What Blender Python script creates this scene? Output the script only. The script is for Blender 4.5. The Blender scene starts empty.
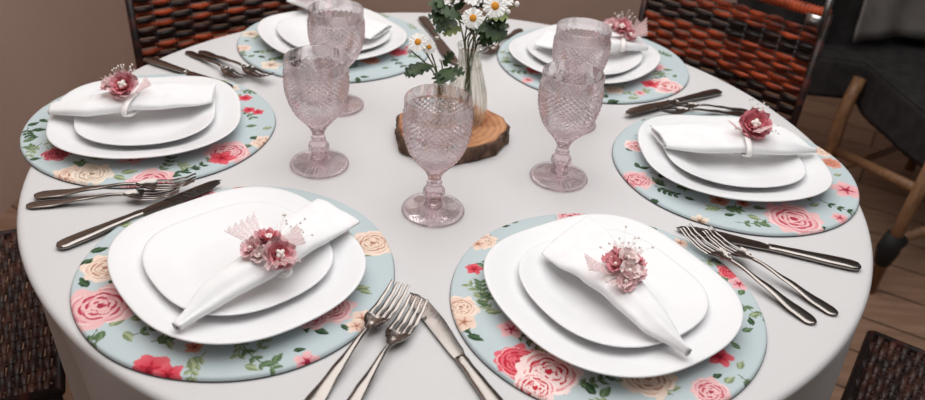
import bpy, math, random
import numpy as np
from mathutils import Vector, Matrix, noise
PI = math.pi
random.seed(7)
S = bpy.context.scene
COL = S.collection
TZ = 0.75                                   # height of the tabletop

# ------------------------------------------------------------------ camera
F_PX, PITCH, ROLL = 815.88, 0.566965, 0.0738726
CO = Vector((0.01752, -1.04603, TZ + 0.57805))
fw = Vector((0, math.cos(PITCH), -math.sin(PITCH)))
up = Vector((0, math.sin(PITCH), math.cos(PITCH)))
rt = Vector((1, 0, 0))
cr = rt * math.cos(ROLL) + up * math.sin(ROLL)
cu = up * math.cos(ROLL) - rt * math.sin(ROLL)
cam = bpy.data.cameras.new('camera')
co = bpy.data.objects.new('camera', cam)
COL.objects.link(co)
co.matrix_world = Matrix(((cr.x, cu.x, -fw.x, CO.x), (cr.y, cu.y, -fw.y, CO.y), (cr.z, cu.z, -fw.z, CO.z), (0, 0, 0, 1)))
cam.sensor_width = 36
cam.lens = 36 * F_PX / 925
cam.clip_start = 0.02
S.camera = co
cam.dof.use_dof = True
cam.dof.focus_distance = 0.98
cam.dof.aperture_fstop = 5.0


def at(px, py, z=0.0):
    """point of the place seen at (px, py), at height z above the tabletop"""
    d = fw + cr * ((px - 462.5) / F_PX) - cu * ((py - 200) / F_PX)
    return CO + d * ((TZ + z - CO.z) / d.z)


# ------------------------------------------------------------------ materials
def srgb(r, g, b):
    f = lambda c: (c / 255 / 12.92) if c <= 10 else ((c / 255 + 0.055) / 1.055) ** 2.4
    return (f(r), f(g), f(b), 1)


def mat(name, color, rough=0.5, metal=0.0, spec=0.5, **kw):
    m = bpy.data.materials.new(name)
    m.use_nodes = True
    n = m.node_tree.nodes
    l = m.node_tree.links
    p = n['Principled BSDF']
    p.inputs['Base Color'].default_value = color
    p.inputs['Roughness'].default_value = rough
    p.inputs['Metallic'].default_value = metal
    p.inputs['Specular IOR Level'].default_value = spec
    for k, v in kw.items():
        p.inputs[k.replace('_', ' ')].default_value = v
    return m, n, l, p


def noise_tex(n, l, scale, detail=4, dist=0.0, rough=0.55, stretch=None):
    tc = n.new('ShaderNodeTexCoord')
    t = n.new('ShaderNodeTexNoise')
    t.inputs['Scale'].default_value = scale
    t.inputs['Detail'].default_value = detail
    t.inputs['Roughness'].default_value = rough
    t.inputs['Distortion'].default_value = dist
    if stretch:
        mp = n.new('ShaderNodeMapping')
        mp.inputs['Scale'].default_value = stretch
        l.new(tc.outputs['Object'], mp.inputs['Vector'])
        l.new(mp.outputs[0], t.inputs['Vector'])
    else:
        l.new(tc.outputs['Object'], t.inputs['Vector'])
    return t


def add_bump(n, l, p, fac_out, strength, dist):
    b = n.new('ShaderNodeBump')
    b.inputs['Strength'].default_value = strength
    b.inputs['Distance'].default_value = dist
    l.new(fac_out, b.inputs['Height'])
    l.new(b.outputs[0], p.inputs['Normal'])
    return b


def ramp(n, l, src, stops):
    r = n.new('ShaderNodeValToRGB')
    e = r.color_ramp.elements
    while len(e) < len(stops):
        e.new(0.5)
    for i, (q, c) in enumerate(stops):
        e[i].position = q
        e[i].color = c
    l.new(src, r.inputs[0])
    return r


def noisy(name, c1, c2, scale, rough=0.6, bump=0.0, bdist=0.001, stretch=None, lo=0.35, hi=0.65, spec=0.5, **kw):
    m, n, l, p = mat(name, c1, rough, spec=spec, **kw)
    t = noise_tex(n, l, scale, stretch=stretch)
    r = ramp(n, l, t.outputs['Fac'], [(lo, c1), (hi, c2)])
    l.new(r.outputs[0], p.inputs['Base Color'])
    if bump:
        add_bump(n, l, p, t.outputs['Fac'], bump, bdist)
    return m


def make_materials():
    M = {}
    # tablecloth
    m, n, l, p = mat('tablecloth_linen', srgb(212, 210, 210), 0.75, spec=0.2)
    t = noise_tex(n, l, 420, 2)
    t2 = noise_tex(n, l, 7, 3, 0.6)
    mx = n.new('ShaderNodeMath'); mx.operation = 'MULTIPLY_ADD'
    l.new(t2.outputs['Fac'], mx.inputs[0]); mx.inputs[1].default_value = 9.0
    l.new(t.outputs['Fac'], mx.inputs[2])
    add_bump(n, l, p, mx.outputs[0], 0.25, 0.0006)
    M['cloth'] = m
    # placemat fabric, colour painted per vertex
    m, n, l, p = mat('floral_cotton', srgb(180, 200, 202), 0.8, spec=0.25)
    a = n.new('ShaderNodeVertexColor'); a.layer_name = 'print'
    l.new(a.outputs['Color'], p.inputs['Base Color'])
    t = noise_tex(n, l, 600, 1)
    add_bump(n, l, p, t.outputs['Fac'], 0.15, 0.0004)
    M['floral'] = m
    M['underside_shade'] = mat('dark_grey_underside_shade', srgb(62, 66, 70), 0.8)[0]  # mat edge and underside, coloured dark to stand in for the shadow there
    m, n, l, p = mat('glossy_white_opal', srgb(236, 236, 237), 0.3, spec=0.3)
    M['china'] = m
    m = noisy('white_napkin_cloth', srgb(236, 235, 236), srgb(240, 240, 241), 60, 0.85, 0.12, 0.001, spec=0.15)
    M['napkin'] = m
    M['satin'] = mat('white_satin_band', srgb(236, 232, 230), 0.35)[0]
    M['pearl'] = mat('pearl', srgb(238, 228, 222), 0.15, spec=0.8)[0]
    M['petal_pale'] = noisy('pale_pink_petal', srgb(236, 205, 206), srgb(226, 176, 180), 90, 0.7)
    M['petal_pink'] = noisy('pink_petal', srgb(224, 156, 162), srgb(206, 118, 128), 90, 0.7)
    M['petal_rose'] = noisy('rose_petal', srgb(186, 78, 92), srgb(208, 112, 120), 90, 0.7)
    M['petal_blush'] = noisy('blush_white_petal', srgb(238, 224, 220), srgb(226, 198, 196), 90, 0.7)
    m, n, l, p = mat('pink_tulle', srgb(240, 212, 212), 0.8)
    tr = n.new('ShaderNodeBsdfTransparent'); mxs = n.new('ShaderNodeMixShader')
    t = noise_tex(n, l, 500, 1)
    rr = ramp(n, l, t.outputs['Fac'], [(0.4, (0.42, 0.42, 0.42, 1)), (0.6, (0.62, 0.62, 0.62, 1))])
    l.new(rr.outputs[0], mxs.inputs[0]); l.new(tr.outputs[0], mxs.inputs[1]); l.new(p.outputs[0], mxs.inputs[2])
    l.new(mxs.outputs[0], n['Material Output'].inputs[0])
    M['tulle'] = m
    # steel
    m, n, l, p = mat('polished_steel', srgb(150, 143, 138), 0.2, 1.0)
    t = noise_tex(n, l, 30, 3)
    mr = n.new('ShaderNodeMapRange'); mr.inputs[3].default_value = 0.12; mr.inputs[4].default_value = 0.26
    l.new(t.outputs['Fac'], mr.inputs[0]); l.new(mr.outputs[0], p.inputs['Roughness'])
    M['steel'] = m
    M['chrome'] = mat('dull_chrome', srgb(190, 190, 190), 0.3, 1.0)[0]

    def glass(name, col, ior, mixf, rough=0.0, absorb=None, dens=0):
        m, n, l, p = mat(name, col, rough, spec=0.6)
        p.inputs['Transmission Weight'].default_value = 1.0
        p.inputs['IOR'].default_value = ior
        tr = n.new('ShaderNodeBsdfTransparent')
        tr.inputs[0].default_value = col
        mx = n.new('ShaderNodeMixShader'); mx.inputs[0].default_value = mixf
        l.new(p.outputs[0], mx.inputs[1]); l.new(tr.outputs[0], mx.inputs[2])
        l.new(mx.outputs[0], n['Material Output'].inputs[0])
        if absorb:
            va = n.new('ShaderNodeVolumeAbsorption')
            va.inputs['Color'].default_value = absorb; va.inputs['Density'].default_value = dens
            l.new(va.outputs[0], n['Material Output'].inputs['Volume'])
        return m
    M['pink_glass'] = glass('pink_pressed_glass', srgb(254, 251, 252), 1.50, 0.38, 0.0, (.80, .44, .52, 1), 15)
    M['clear_glass'] = glass('clear_glass', srgb(252, 252, 249), 1.42, 0.55)
    # wood slice
    m, n, l, p = mat('sawn_wood_rings', srgb(190, 130, 85), 0.6, spec=0.3)
    tc = n.new('ShaderNodeTexCoord')
    w = n.new('ShaderNodeTexWave'); w.wave_type = 'RINGS'; w.rings_direction = 'Z'
    w.inputs['Scale'].default_value = 34; w.inputs['Distortion'].default_value = 5; w.inputs['Detail'].default_value = 3
    w.inputs['Detail Scale'].default_value = 1.2
    l.new(tc.outputs['Object'], w.inputs['Vector'])
    t = noise_tex(n, l, 22, 5, 1.0)
    r1 = ramp(n, l, w.outputs['Fac'], [(0.1, srgb(150, 86, 50)), (0.8, srgb(196, 134, 92))])
    r2 = ramp(n, l, t.outputs['Fac'], [(0.38, srgb(140, 76, 44)), (0.62, srgb(216, 164, 124))])
    mix = n.new('ShaderNodeMix'); mix.data_type = 'RGBA'; mix.inputs[0].default_value = 0.55
    l.new(r1.outputs[0], mix.inputs[6]); l.new(r2.outputs[0], mix.inputs[7]); l.new(mix.outputs[2], p.inputs['Base Color'])
    add_bump(n, l, p, w.outputs['Fac'], 0.2, 0.001)
    M['rings'] = m
    M['bark'] = noisy('rough_bark', srgb(58, 40, 32), srgb(122, 92, 74), 70, 0.9, 0.9, 0.004, stretch=(1, 1, 0.5))
    # plants
    M['daisy_petal'] = mat('white_daisy_petal', srgb(240, 238, 234), 0.6)[0]
    M['daisy_eye'] = noisy('yellow_daisy_eye', srgb(226, 160, 40), srgb(200, 122, 26), 900, 0.8, 0.6, 0.001)
    M['leaf'] = noisy('dark_green_leaf', srgb(34, 54, 28), srgb(60, 84, 42), 60, 0.5)
    M['leaf_light'] = noisy('light_green_leaf', srgb(104, 122, 64), srgb(140, 150, 84), 60, 0.5)
    M['stem'] = noisy('green_stem', srgb(72, 86, 44), srgb(104, 108, 60), 40, 0.5)
    # wicker
    def wicker(name, a, b, lo, hi):
        m, n, l, p = mat(name, a, 0.42, spec=0.4)
        t = noise_tex(n, l, 34, 2, stretch=(0.45, 1, 1.3))
        t2 = noise_tex(n, l, 300, 2, stretch=(0.08, 1, 1))
        r = ramp(n, l, t.outputs['Fac'], [(lo, a), (hi, b)])
        l.new(r.outputs[0], p.inputs['Base Color'])
        add_bump(n, l, p, t2.outputs['Fac'], 0.35, 0.001)
        return m
    M['wicker_red'] = wicker('red_brown_wicker', srgb(84, 32, 20), srgb(184, 78, 42), 0.36, 0.60)
    M['wicker_dark'] = wicker('dark_brown_wicker', srgb(26, 17, 16), srgb(76, 34, 26), 0.48, 0.74)
    M['wicker_seat'] = wicker('seat_brown_wicker', srgb(38, 26, 24), srgb(84, 48, 38), 0.42, 0.66)
    M['dark_wood'] = noisy('dark_stained_wood', srgb(34, 24, 20), srgb(50, 34, 28), 12, 0.4, stretch=(1, 1, 8))
    M['wood'] = noisy('brown_chair_wood', srgb(112, 78, 52), srgb(146, 108, 76), 30, 0.5, stretch=(4, 4, 0.6))
    M['black_fabric'] = noisy('black_fabric', srgb(44, 42, 42), srgb(56, 53, 53), 30, 0.95, spec=0.1)
    M['grey_satin'] = noisy('grey_jacket_cloth', srgb(112, 106, 103), srgb(142, 135, 131), 8, 0.55, 0.1)
    M['dark_strap'] = mat('black_binding', srgb(20, 19, 19), 0.7)[0]
    M['table_wood'] = noisy('plain_table_wood', srgb(120, 90, 60), srgb(140, 105, 70), 10, 0.6)
    # walls and floor
    M['wall'] = noisy('taupe_paint', srgb(186, 160, 147), srgb(192, 166, 153), 3, 0.85, 0.05, 0.002, spec=0.2)
    m, n, l, p = mat('brown_floor_boards', srgb(110, 85, 68), 0.5, spec=0.3)
    tc = n.new('ShaderNodeTexCoord'); mp = n.new('ShaderNodeMapping')
    mp.inputs['Rotation'].default_value = (0, 0, math.radians(28))
    l.new(tc.outputs['Object'], mp.inputs['Vector'])
    b = n.new('ShaderNodeTexBrick')
    b.inputs['Scale'].default_value = 1.0; b.inputs['Brick Width'].default_value = 1.1; b.inputs['Row Height'].default_value = 0.15
    b.inputs['Mortar Size'].default_value = 0.003
    b.inputs['Color1'].default_value = srgb(166, 132, 110); b.inputs['Color2'].default_value = srgb(140, 110, 90)
    b.inputs['Mortar'].default_value = srgb(50, 36, 30)
    l.new(mp.outputs[0], b.inputs['Vector'])
    t = n.new('ShaderNodeTexNoise'); t.inputs['Scale'].default_value = 9; t.inputs['Detail'].default_value = 6
    mp2 = n.new('ShaderNodeMapping'); mp2.inputs['Rotation'].default_value = (0, 0, math.radians(28)); mp2.inputs['Scale'].default_value = (0.5, 5, 1)
    l.new(tc.outputs['Object'], mp2.inputs['Vector']); l.new(mp2.outputs[0], t.inputs['Vector'])
    r = ramp(n, l, t.outputs['Fac'], [(0.3, (0.72, 0.7, 0.68, 1)), (0.7, (1.1, 1.1, 1.1, 1))])
    mix = n.new('ShaderNodeMix'); mix.data_type = 'RGBA'; mix.blend_type = 'MULTIPLY'; mix.inputs[0].default_value = 1
    l.new(b.outputs['Color'], mix.inputs[6]); l.new(r.outputs[0], mix.inputs[7]); l.new(mix.outputs[2], p.inputs['Base Color'])
    M['floor'] = m
    return M


M = make_materials()


# ------------------------------------------------------------------ mesh helpers
class MB:
    def __init__(s):
        s.v = []; s.f = []; s.m = []; s.cur = 0

    def add(s, vs, fs):
        o = len(s.v)
        s.v += [tuple(x) for x in vs]
        for f in fs:
            s.f.append(tuple(i + o for i in f)); s.m.append(s.cur)

    def grid(s, rows, close_u=False, close_v=False, cap0=False, cap1=False):
        """rows: list of equally long point lists"""
        R, C = len(rows), len(rows[0])
        vs = [p for r in rows for p in r]
        fs = []
        for i in range(R - 1 + (1 if close_v else 0)):
            for j in range(C - 1 + (1 if close_u else 0)):
                a = i * C + j; b = i * C + (j + 1) % C
                c = ((i + 1) % R) * C + (j + 1) % C; d = ((i + 1) % R) * C + j
                fs.append((a, b, c, d))
        if cap0: fs.append(tuple(range(C))[::-1])
        if cap1: fs.append(tuple((R - 1) * C + j for j in range(C)))
        s.add(vs, fs)

    def tube(s, path, rad, n=10, cap=True, flat=1.0, ref=None):
        path = [Vector(p) for p in path]
        if not isinstance(rad, (list, tuple)): rad = [rad] * len(path)
        rows = []
        prev = Vector(ref) if ref else None
        for i, p in enumerate(path):
            t = (path[min(i + 1, len(path) - 1)] - path[max(i - 1, 0)]).normalized()
            if prev is None:
                prev = Vector((0, 0, 1)) if abs(t.z) < 0.9 else Vector((1, 0, 0))
            a = (prev - t * prev.dot(t)).normalized()
            if not ref: prev = a
            b = t.cross(a)
            rows.append([p + (a * math.cos(2 * PI * k / n) * flat + b * math.sin(2 * PI * k / n)) * rad[i] for k in range(n)])
        s.grid(rows, close_u=True, cap0=cap, cap1=cap)

    def lathe(s, prof, n=48, c=(0, 0, 0), fn=None):
        rows = []
        for r, z in prof:
            row = []
            for k in range(n):
                th = 2 * PI * k / n
                rr = fn(r, z, th) if fn else r
                row.append((c[0] + rr * math.cos(th), c[1] + rr * math.sin(th), c[2] + z))
            rows.append(row)
        s.grid(rows, close_u=True, cap0=True, cap1=True)

    def sphere(s, c, r, n=10, sc=(1, 1, 1)):
        c = Vector(c)
        rows = []
        for i in range(n + 1):
            ph = PI * min(max(i / n, 0.004), 0.996)
            rows.append([c + Vector((r * sc[0] * math.sin(ph) * math.cos(2 * PI * k / (n + 2)), r * sc[1] * math.sin(ph) * math.sin(2 * PI * k / (n + 2)), -r * sc[2] * math.cos(ph))) for k in range(n + 2)])
        s.grid(rows, close_u=True, cap0=True, cap1=True)

    def box(s, c, d, rot=0.0):
        c = Vector(c)
        R = Matrix.Rotation(rot, 3, 'Z')
        vs = [c + R @ Vector((sx * d[0] / 2, sy * d[1] / 2, sz * d[2] / 2)) for sx in (-1, 1) for sy in (-1, 1) for sz in (-1, 1)]
        s.add(vs, [(0, 1, 3, 2), (4, 6, 7, 5), (0, 4, 5, 1), (2, 3, 7, 6), (0, 2, 6, 4), (1, 5, 7, 3)])

    def build(s, name, mats, parent=None, smooth=True, loc=None, angle=None):
        me = bpy.data.meshes.new(name)
        me.from_pydata(s.v, [], s.f)
        if not isinstance(mats, (list, tuple)): mats = [mats]
        for m in mats: me.materials.append(m)
        me.polygons.foreach_set('material_index', s.m)
        me.polygons.foreach_set('use_smooth', [smooth] * len(s.f))
        me.update()
        import bmesh
        bm = bmesh.new(); bm.from_mesh(me); bmesh.ops.recalc_face_normals(bm, faces=bm.faces); bm.to_mesh(me); bm.free()
        if angle is not None:
            me.set_sharp_from_angle(angle=math.radians(angle))
        o = bpy.data.objects.new(name, me)
        COL.objects.link(o)
        if parent: o.parent = parent
        if loc is not None: o.location = loc
        return o


def tag(o, label=None, cat=None, group=None, kind=None):
    if label: o['label'] = label
    if cat: o['category'] = cat
    if group: o['group'] = group
    if kind: o['kind'] = kind
    return o


def thing(name, label, cat, loc=(0, 0, 0), rz=0.0, group=None):
    o = bpy.data.objects.new(name, None)
    o.empty_display_size = 0.03
    COL.objects.link(o)
    o.location = loc; o.rotation_euler = (0, 0, rz)
    return tag(o, label, cat, group)


def dup(root, label=None, group=None):
    r = root.copy(); COL.objects.link(r)
    if label: r['label'] = label
    if group: r['group'] = group
    for ch in list(root.children):
        c = ch.copy(); COL.objects.link(c); c.parent = r
        for g in list(ch.children):
            d = g.copy(); COL.objects.link(d); d.parent = c
    return r


def lerp(a, b, t): return a + (b - a) * t


def interp(x, tab):
    for i in range(len(tab) - 1):
        if x <= tab[i + 1][0]:
            t = (x - tab[i][0]) / (tab[i + 1][0] - tab[i][0])
            t = max(0, min(1, t))
            return lerp(tab[i][1], tab[i + 1][1], t)
    return tab[-1][1]


def sinterp(x, tab):
    for i in range(len(tab) - 1):
        if x <= tab[i + 1][0]:
            t = (x - tab[i][0]) / (tab[i + 1][0] - tab[i][0])
            t = max(0, min(1, t)); t = t * t * (3 - 2 * t)
            return lerp(tab[i][1], tab[i + 1][1], t)
    return tab[-1][1]


# ------------------------------------------------------------------ the setting
def plane(name, pts, m):
    b = MB(); b.add(pts, [tuple(range(len(pts)))])
    o = b.build(name, m, smooth=False)
    o['kind'] = 'structure'
    return o


def slab_box(name, c, d, m):
    b = MB(); b.box(c, d); o = b.build(name, m, smooth=False); o['kind'] = 'structure'; return o


slab_box('floor', (0.6, 0.4, -0.05), (5.0, 5.4, 0.1), M['floor'])
slab_box('wall_left', (-1.30, 0.4, 1.4), (0.1, 5.4, 2.8), M['wall'])
slab_box('wall_back', (0.925, 2.45, 1.4), (4.35, 0.1, 2.8), M['wall'])

# ------------------------------------------------------------------ table and cloth
t = thing('round_table', 'round pedestal table hidden under the white tablecloth', 'table', (0, 0, 0))
b = MB(); b.lathe([(0.001, 0.722), (0.545, 0.722), (0.552, 0.727), (0.552, 0.740), (0.547, 0.7455), (0.001, 0.7455)], 96)
b.build('tabletop', M['table_wood'], t)
b = MB(); b.lathe([(0.001, 0.03), (0.05, 0.03), (0.04, 0.2), (0.035, 0.6), (0.06, 0.722), (0.001, 0.722)], 32)
b.build('pedestal', M['table_wood'], t)
b = MB(); b.lathe([(0.001, 0.0), (0.17, 0.0), (0.17, 0.015), (0.05, 0.035), (0.001, 0.035)], 48)
b.build('base', M['table_wood'], t)


def cloth():
    b = MB()
    N = 360
    rows = []
    R = 0.575
    prof = [(0.002, 0)] + [(x, 0) for x in np.linspace(0.03, 0.565, 24)]
    for k in range(1, 6):
        a = k / 5 * PI / 2
        prof.append((0.567 + 0.008 * math.sin(a), -0.008 * (1 - math.cos(a))))
    for k in range(1, 40):
        prof.append((R, -0.008 - 0.5 * (k / 39)))
    ph = [random.uniform(0, 6.28) for _ in range(6)]
    for r, z_ in prof:
        row = []
        for k in range(N):
            z = z_
            th = 2 * PI * k / N
            if z < -0.0085:
                side = max(0, min(1, (math.sin(th) + 0.02) / 0.25)); side = side * side * (3 - 2 * side)
                z = z * lerp(1.0, 0.53, side)
            dz = max(0, -z - 0.006)
            g = min(1, dz / 0.35) ** 0.8
            w = (0.55 * math.sin(9 * th + ph[0] + 0.5 * math.sin(3 * th)) + 0.30 * math.sin(17 * th + ph[1] + math.sin(2 * th)) + 0.25 * math.sin(5 * th + ph[2]))
            rr = r + g * (0.040 * w - 0.026)
            zz = z
            if dz == 0 and r > 0.05:
                zz += 0.0
            row.append((rr * math.cos(th), rr * math.sin(th), zz))
        rows.append(row)
    b.grid(rows, close_u=True, cap0=True)
    o = b.build('tablecloth', M['cloth'], loc=(0, 0, TZ))
    md = o.modifiers.new('thickness', 'SOLIDIFY'); md.thickness = 0.0012; md.offset = -1
    tag(o, 'off-white tablecloth covering the round table and falling in folds over its edge', 'tablecloth')


cloth()

# ------------------------------------------------------------------ placemats
rng = np.random.RandomState(3)
BASE = np.array(srgb(189, 201, 204)[:3])
C = lambda r, g, b: np.array(srgb(r, g, b)[:3])


class Print:
    def __init__(s, X, Y):
        s.X = X; s.Y = Y
        s.c = np.tile(BASE, (len(X), 1))
        n = np.sin(X * 900) * np.sin(Y * 900)
        s.c *= (1 + 0.015 * n)[:, None]

    def blob(s, cx, cy, a, bb, ang, col, col2=None, edge=None, wob=0.12, seed=0, alpha=1.0):
        m = (abs(s.X - cx) < max(a, bb) * 1.4) & (abs(s.Y - cy) < max(a, bb) * 1.4)
        idx = np.nonzero(m)[0]
        if len(idx) == 0: return
        dx = s.X[idx] - cx; dy = s.Y[idx] - cy
        u = (dx * math.cos(ang) + dy * math.sin(ang)) / a
        v = (-dx * math.sin(ang) + dy * math.cos(ang)) / bb
        th = np.arctan2(v, u)
        rr = np.sqrt(u * u + v * v) / (1 + wob * np.sin(3 * th + seed) + wob * 0.6 * np.sin(5 * th + 2.1 * seed))
        k = rr < 1
        i2 = idx[k]; rk = rr[k][:, None]; uk = u[k][:, None]
        c = np.tile(col, (len(i2), 1))
        if col2 is not None:
            t = np.clip(0.5 + 0.55 * uk, 0, 1)
            c = col * (1 - t) + col2 * t
        if edge is not None:
            t = (rk > 0.82)
            c = np.where(t, edge, c)
        s.c[i2] = s.c[i2] * (1 - alpha) + c * alpha

    def rose(s, cx, cy, R, pal, seed=0, sq=1.0, ang=0.0):
        """pal = (outer, mid, streak, heart)"""
        r = random.Random(seed)
        outer, midc, streak, heart = pal
        ca, sa = math.cos(ang), math.sin(ang)
        def P(x, y):
            y = y * sq
            return cx + x * ca - y * sa, cy + x * sa + y * ca
        o = r.uniform(0, 6)
        for k in range(6):                       # open outer petals
            a = o + 2 * PI * k / 6 + r.uniform(-.25, .25)
            x, y = P(R * .58 * math.cos(a), R * .58 * math.sin(a))
            s.blob(x, y, R * r.uniform(.42, .52), R * r.uniform(.40, .50), a + ang, lerp(outer, midc, r.uniform(.3, .8)), outer, None, .14, r.uniform(0, 6))
        s.blob(cx, cy, R * .62, R * .60 * sq, ang, lerp(midc, streak, .25), lerp(outer, midc, .5), None, .1, 2)
        for frac, n in ((.86, 5), (.66, 6), (.48, 5), (.32, 4), (.18, 3)):
            o = r.uniform(0, 6)
            for k in range(n):                   # curled petal edges, pale above and deep below
                a = o + 2 * PI * k / n + r.uniform(-.3, .3)
                span = r.uniform(.38, .62) * (1.0 if frac > .3 else 1.5)
                pal_, dp = (outer, streak) if frac < .75 else (lerp(outer, C(250, 240, 236), .35), midc)
                m = 9
                for col, off, wd in ((dp, -.055, .055), (pal_, .03, .05)):
                    for q in range(m):
                        t_ = q / (m - 1) * 2 - 1
                        rr = R * (frac + off - .10 * t_ * t_)
                        x, y = P(rr * math.cos(a + span * t_), rr * math.sin(a + span * t_))
                        s.blob(x, y, R * .09, R * wd * (1.15 - t_ * t_), a + span * t_ + PI / 2 + ang, col, None, None, 0.0, 0)
        x, y = P(0, 0)
        s.blob(x, y, R * .13, R * .10, ang, heart, streak, None, .2, 1)

    def simple(s, cx, cy, R, pal, n=5, seed=0, sq=1.0):
        r = random.Random(seed); o = r.uniform(0, 6)
        for k in range(n):
            a = o + 2 * PI * k / n
            s.blob(cx + R * .55 * math.cos(a), cy + R * .55 * math.sin(a) * sq, R * .5, R * .42, a, pal[1], pal[0], None, 0.12, k)
        for k in range(n):
            a = o + 2 * PI * (k + .5) / n
            s.blob(cx + R * .3 * math.cos(a), cy + R * .3 * math.sin(a) * sq, R * .28, R * .07, a, pal[2])
        s.blob(cx, cy, R * .2, R * .18, 0, pal[3])

    def leaf(s, x0, y0, x1, y1, w, col, col2=None):
        L = math.hypot(x1 - x0, y1 - y0)
        ang = math.atan2(y1 - y0, x1 - x0)
        m = (abs(s.X - (x0 + x1) / 2) < L) & (abs(s.Y - (y0 + y1) / 2) < L)
        idx = np.nonzero(m)[0]
        if len(idx) == 0 or L == 0: return
        dx = s.X[idx] - x0; dy = s.Y[idx] - y0
        u = (dx * math.cos(ang) + dy * math.sin(ang)) / L
        v = (-dx * math.sin(ang) + dy * math.cos(ang))
        hw = w * np.sin(PI * np.clip(u, 0, 1) ** 0.8)
        k = (u > 0) & (u < 1) & (abs(v) < hw)
        c = np.tile(col, (k.sum(), 1))
        if col2 is not None:
            c = np.where((v[k] > 0)[:, None], col2, c)
        s.c[idx[k]] = c

    def stroke(s, pts, w, col):
        for (xa, ya), (xb, yb) in zip(pts[:-1], pts[1:]):
            L2 = (xb - xa) ** 2 + (yb - ya) ** 2
            if L2 == 0: continue
            t = np.clip(((s.X - xa) * (xb - xa) + (s.Y - ya) * (yb - ya)) / L2, 0, 1)
            d = np.hypot(s.X - xa - t * (xb - xa), s.Y - ya - t * (yb - ya))
            s.c[d < w] = col

    def sprig(s, x, y, ang, L, n, col, col2, lw=0.0035, ll=0.013, bend=0.6):
        pts = []
        px, py, a = x, y, ang
        for k in range(n + 1):
            pts.append((px, py)); px += L / n * math.cos(a); py += L / n * math.sin(a); a += bend / n
        s.stroke(pts, 0.0007, col)
        for k in range(1, n + 1):
            a = math.atan2(pts[k][1] - pts[k - 1][1], pts[k][0] - pts[k - 1][0])
            for sg in (-1, 1):
                q = a + sg * 0.8
                s.leaf(pts[k][0], pts[k][1], pts[k][0] + ll * math.cos(q), pts[k][1] + ll * math.sin(q), lw, col, col2)


PAL = {
    'pink': (C(232, 188, 188), C(220, 146, 154), C(186, 60, 82), C(150, 34, 58)),
    'red': (C(222, 104, 116), C(200, 44, 62), C(182, 34, 54), C(150, 22, 40)),
    'redwhite': (C(240, 216, 212), C(226, 146, 150), C(196, 34, 56), C(190, 26, 48)),
    'peach': (C(236, 214, 198), C(222, 186, 166), C(190, 142, 120), C(166, 108, 86)),
    'cream': (C(234, 220, 204), C(216, 196, 178), C(184, 156, 134), C(146, 112, 92)),
    'orange': (C(214, 150, 128), C(196, 118, 98), C(164, 80, 66), C(136, 58, 48)),
    'crimson': (C(190, 88, 100), C(156, 52, 68), C(118, 28, 46), C(60, 24, 28)),
}
DG = (C(40, 66, 44), C(70, 98, 66)); LG = (C(128, 142, 104), C(168, 178, 142)); MG = (C(84, 108, 76), C(112, 134, 98))
GREENS = {'D': DG, 'L': LG, 'M': MG}

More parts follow.
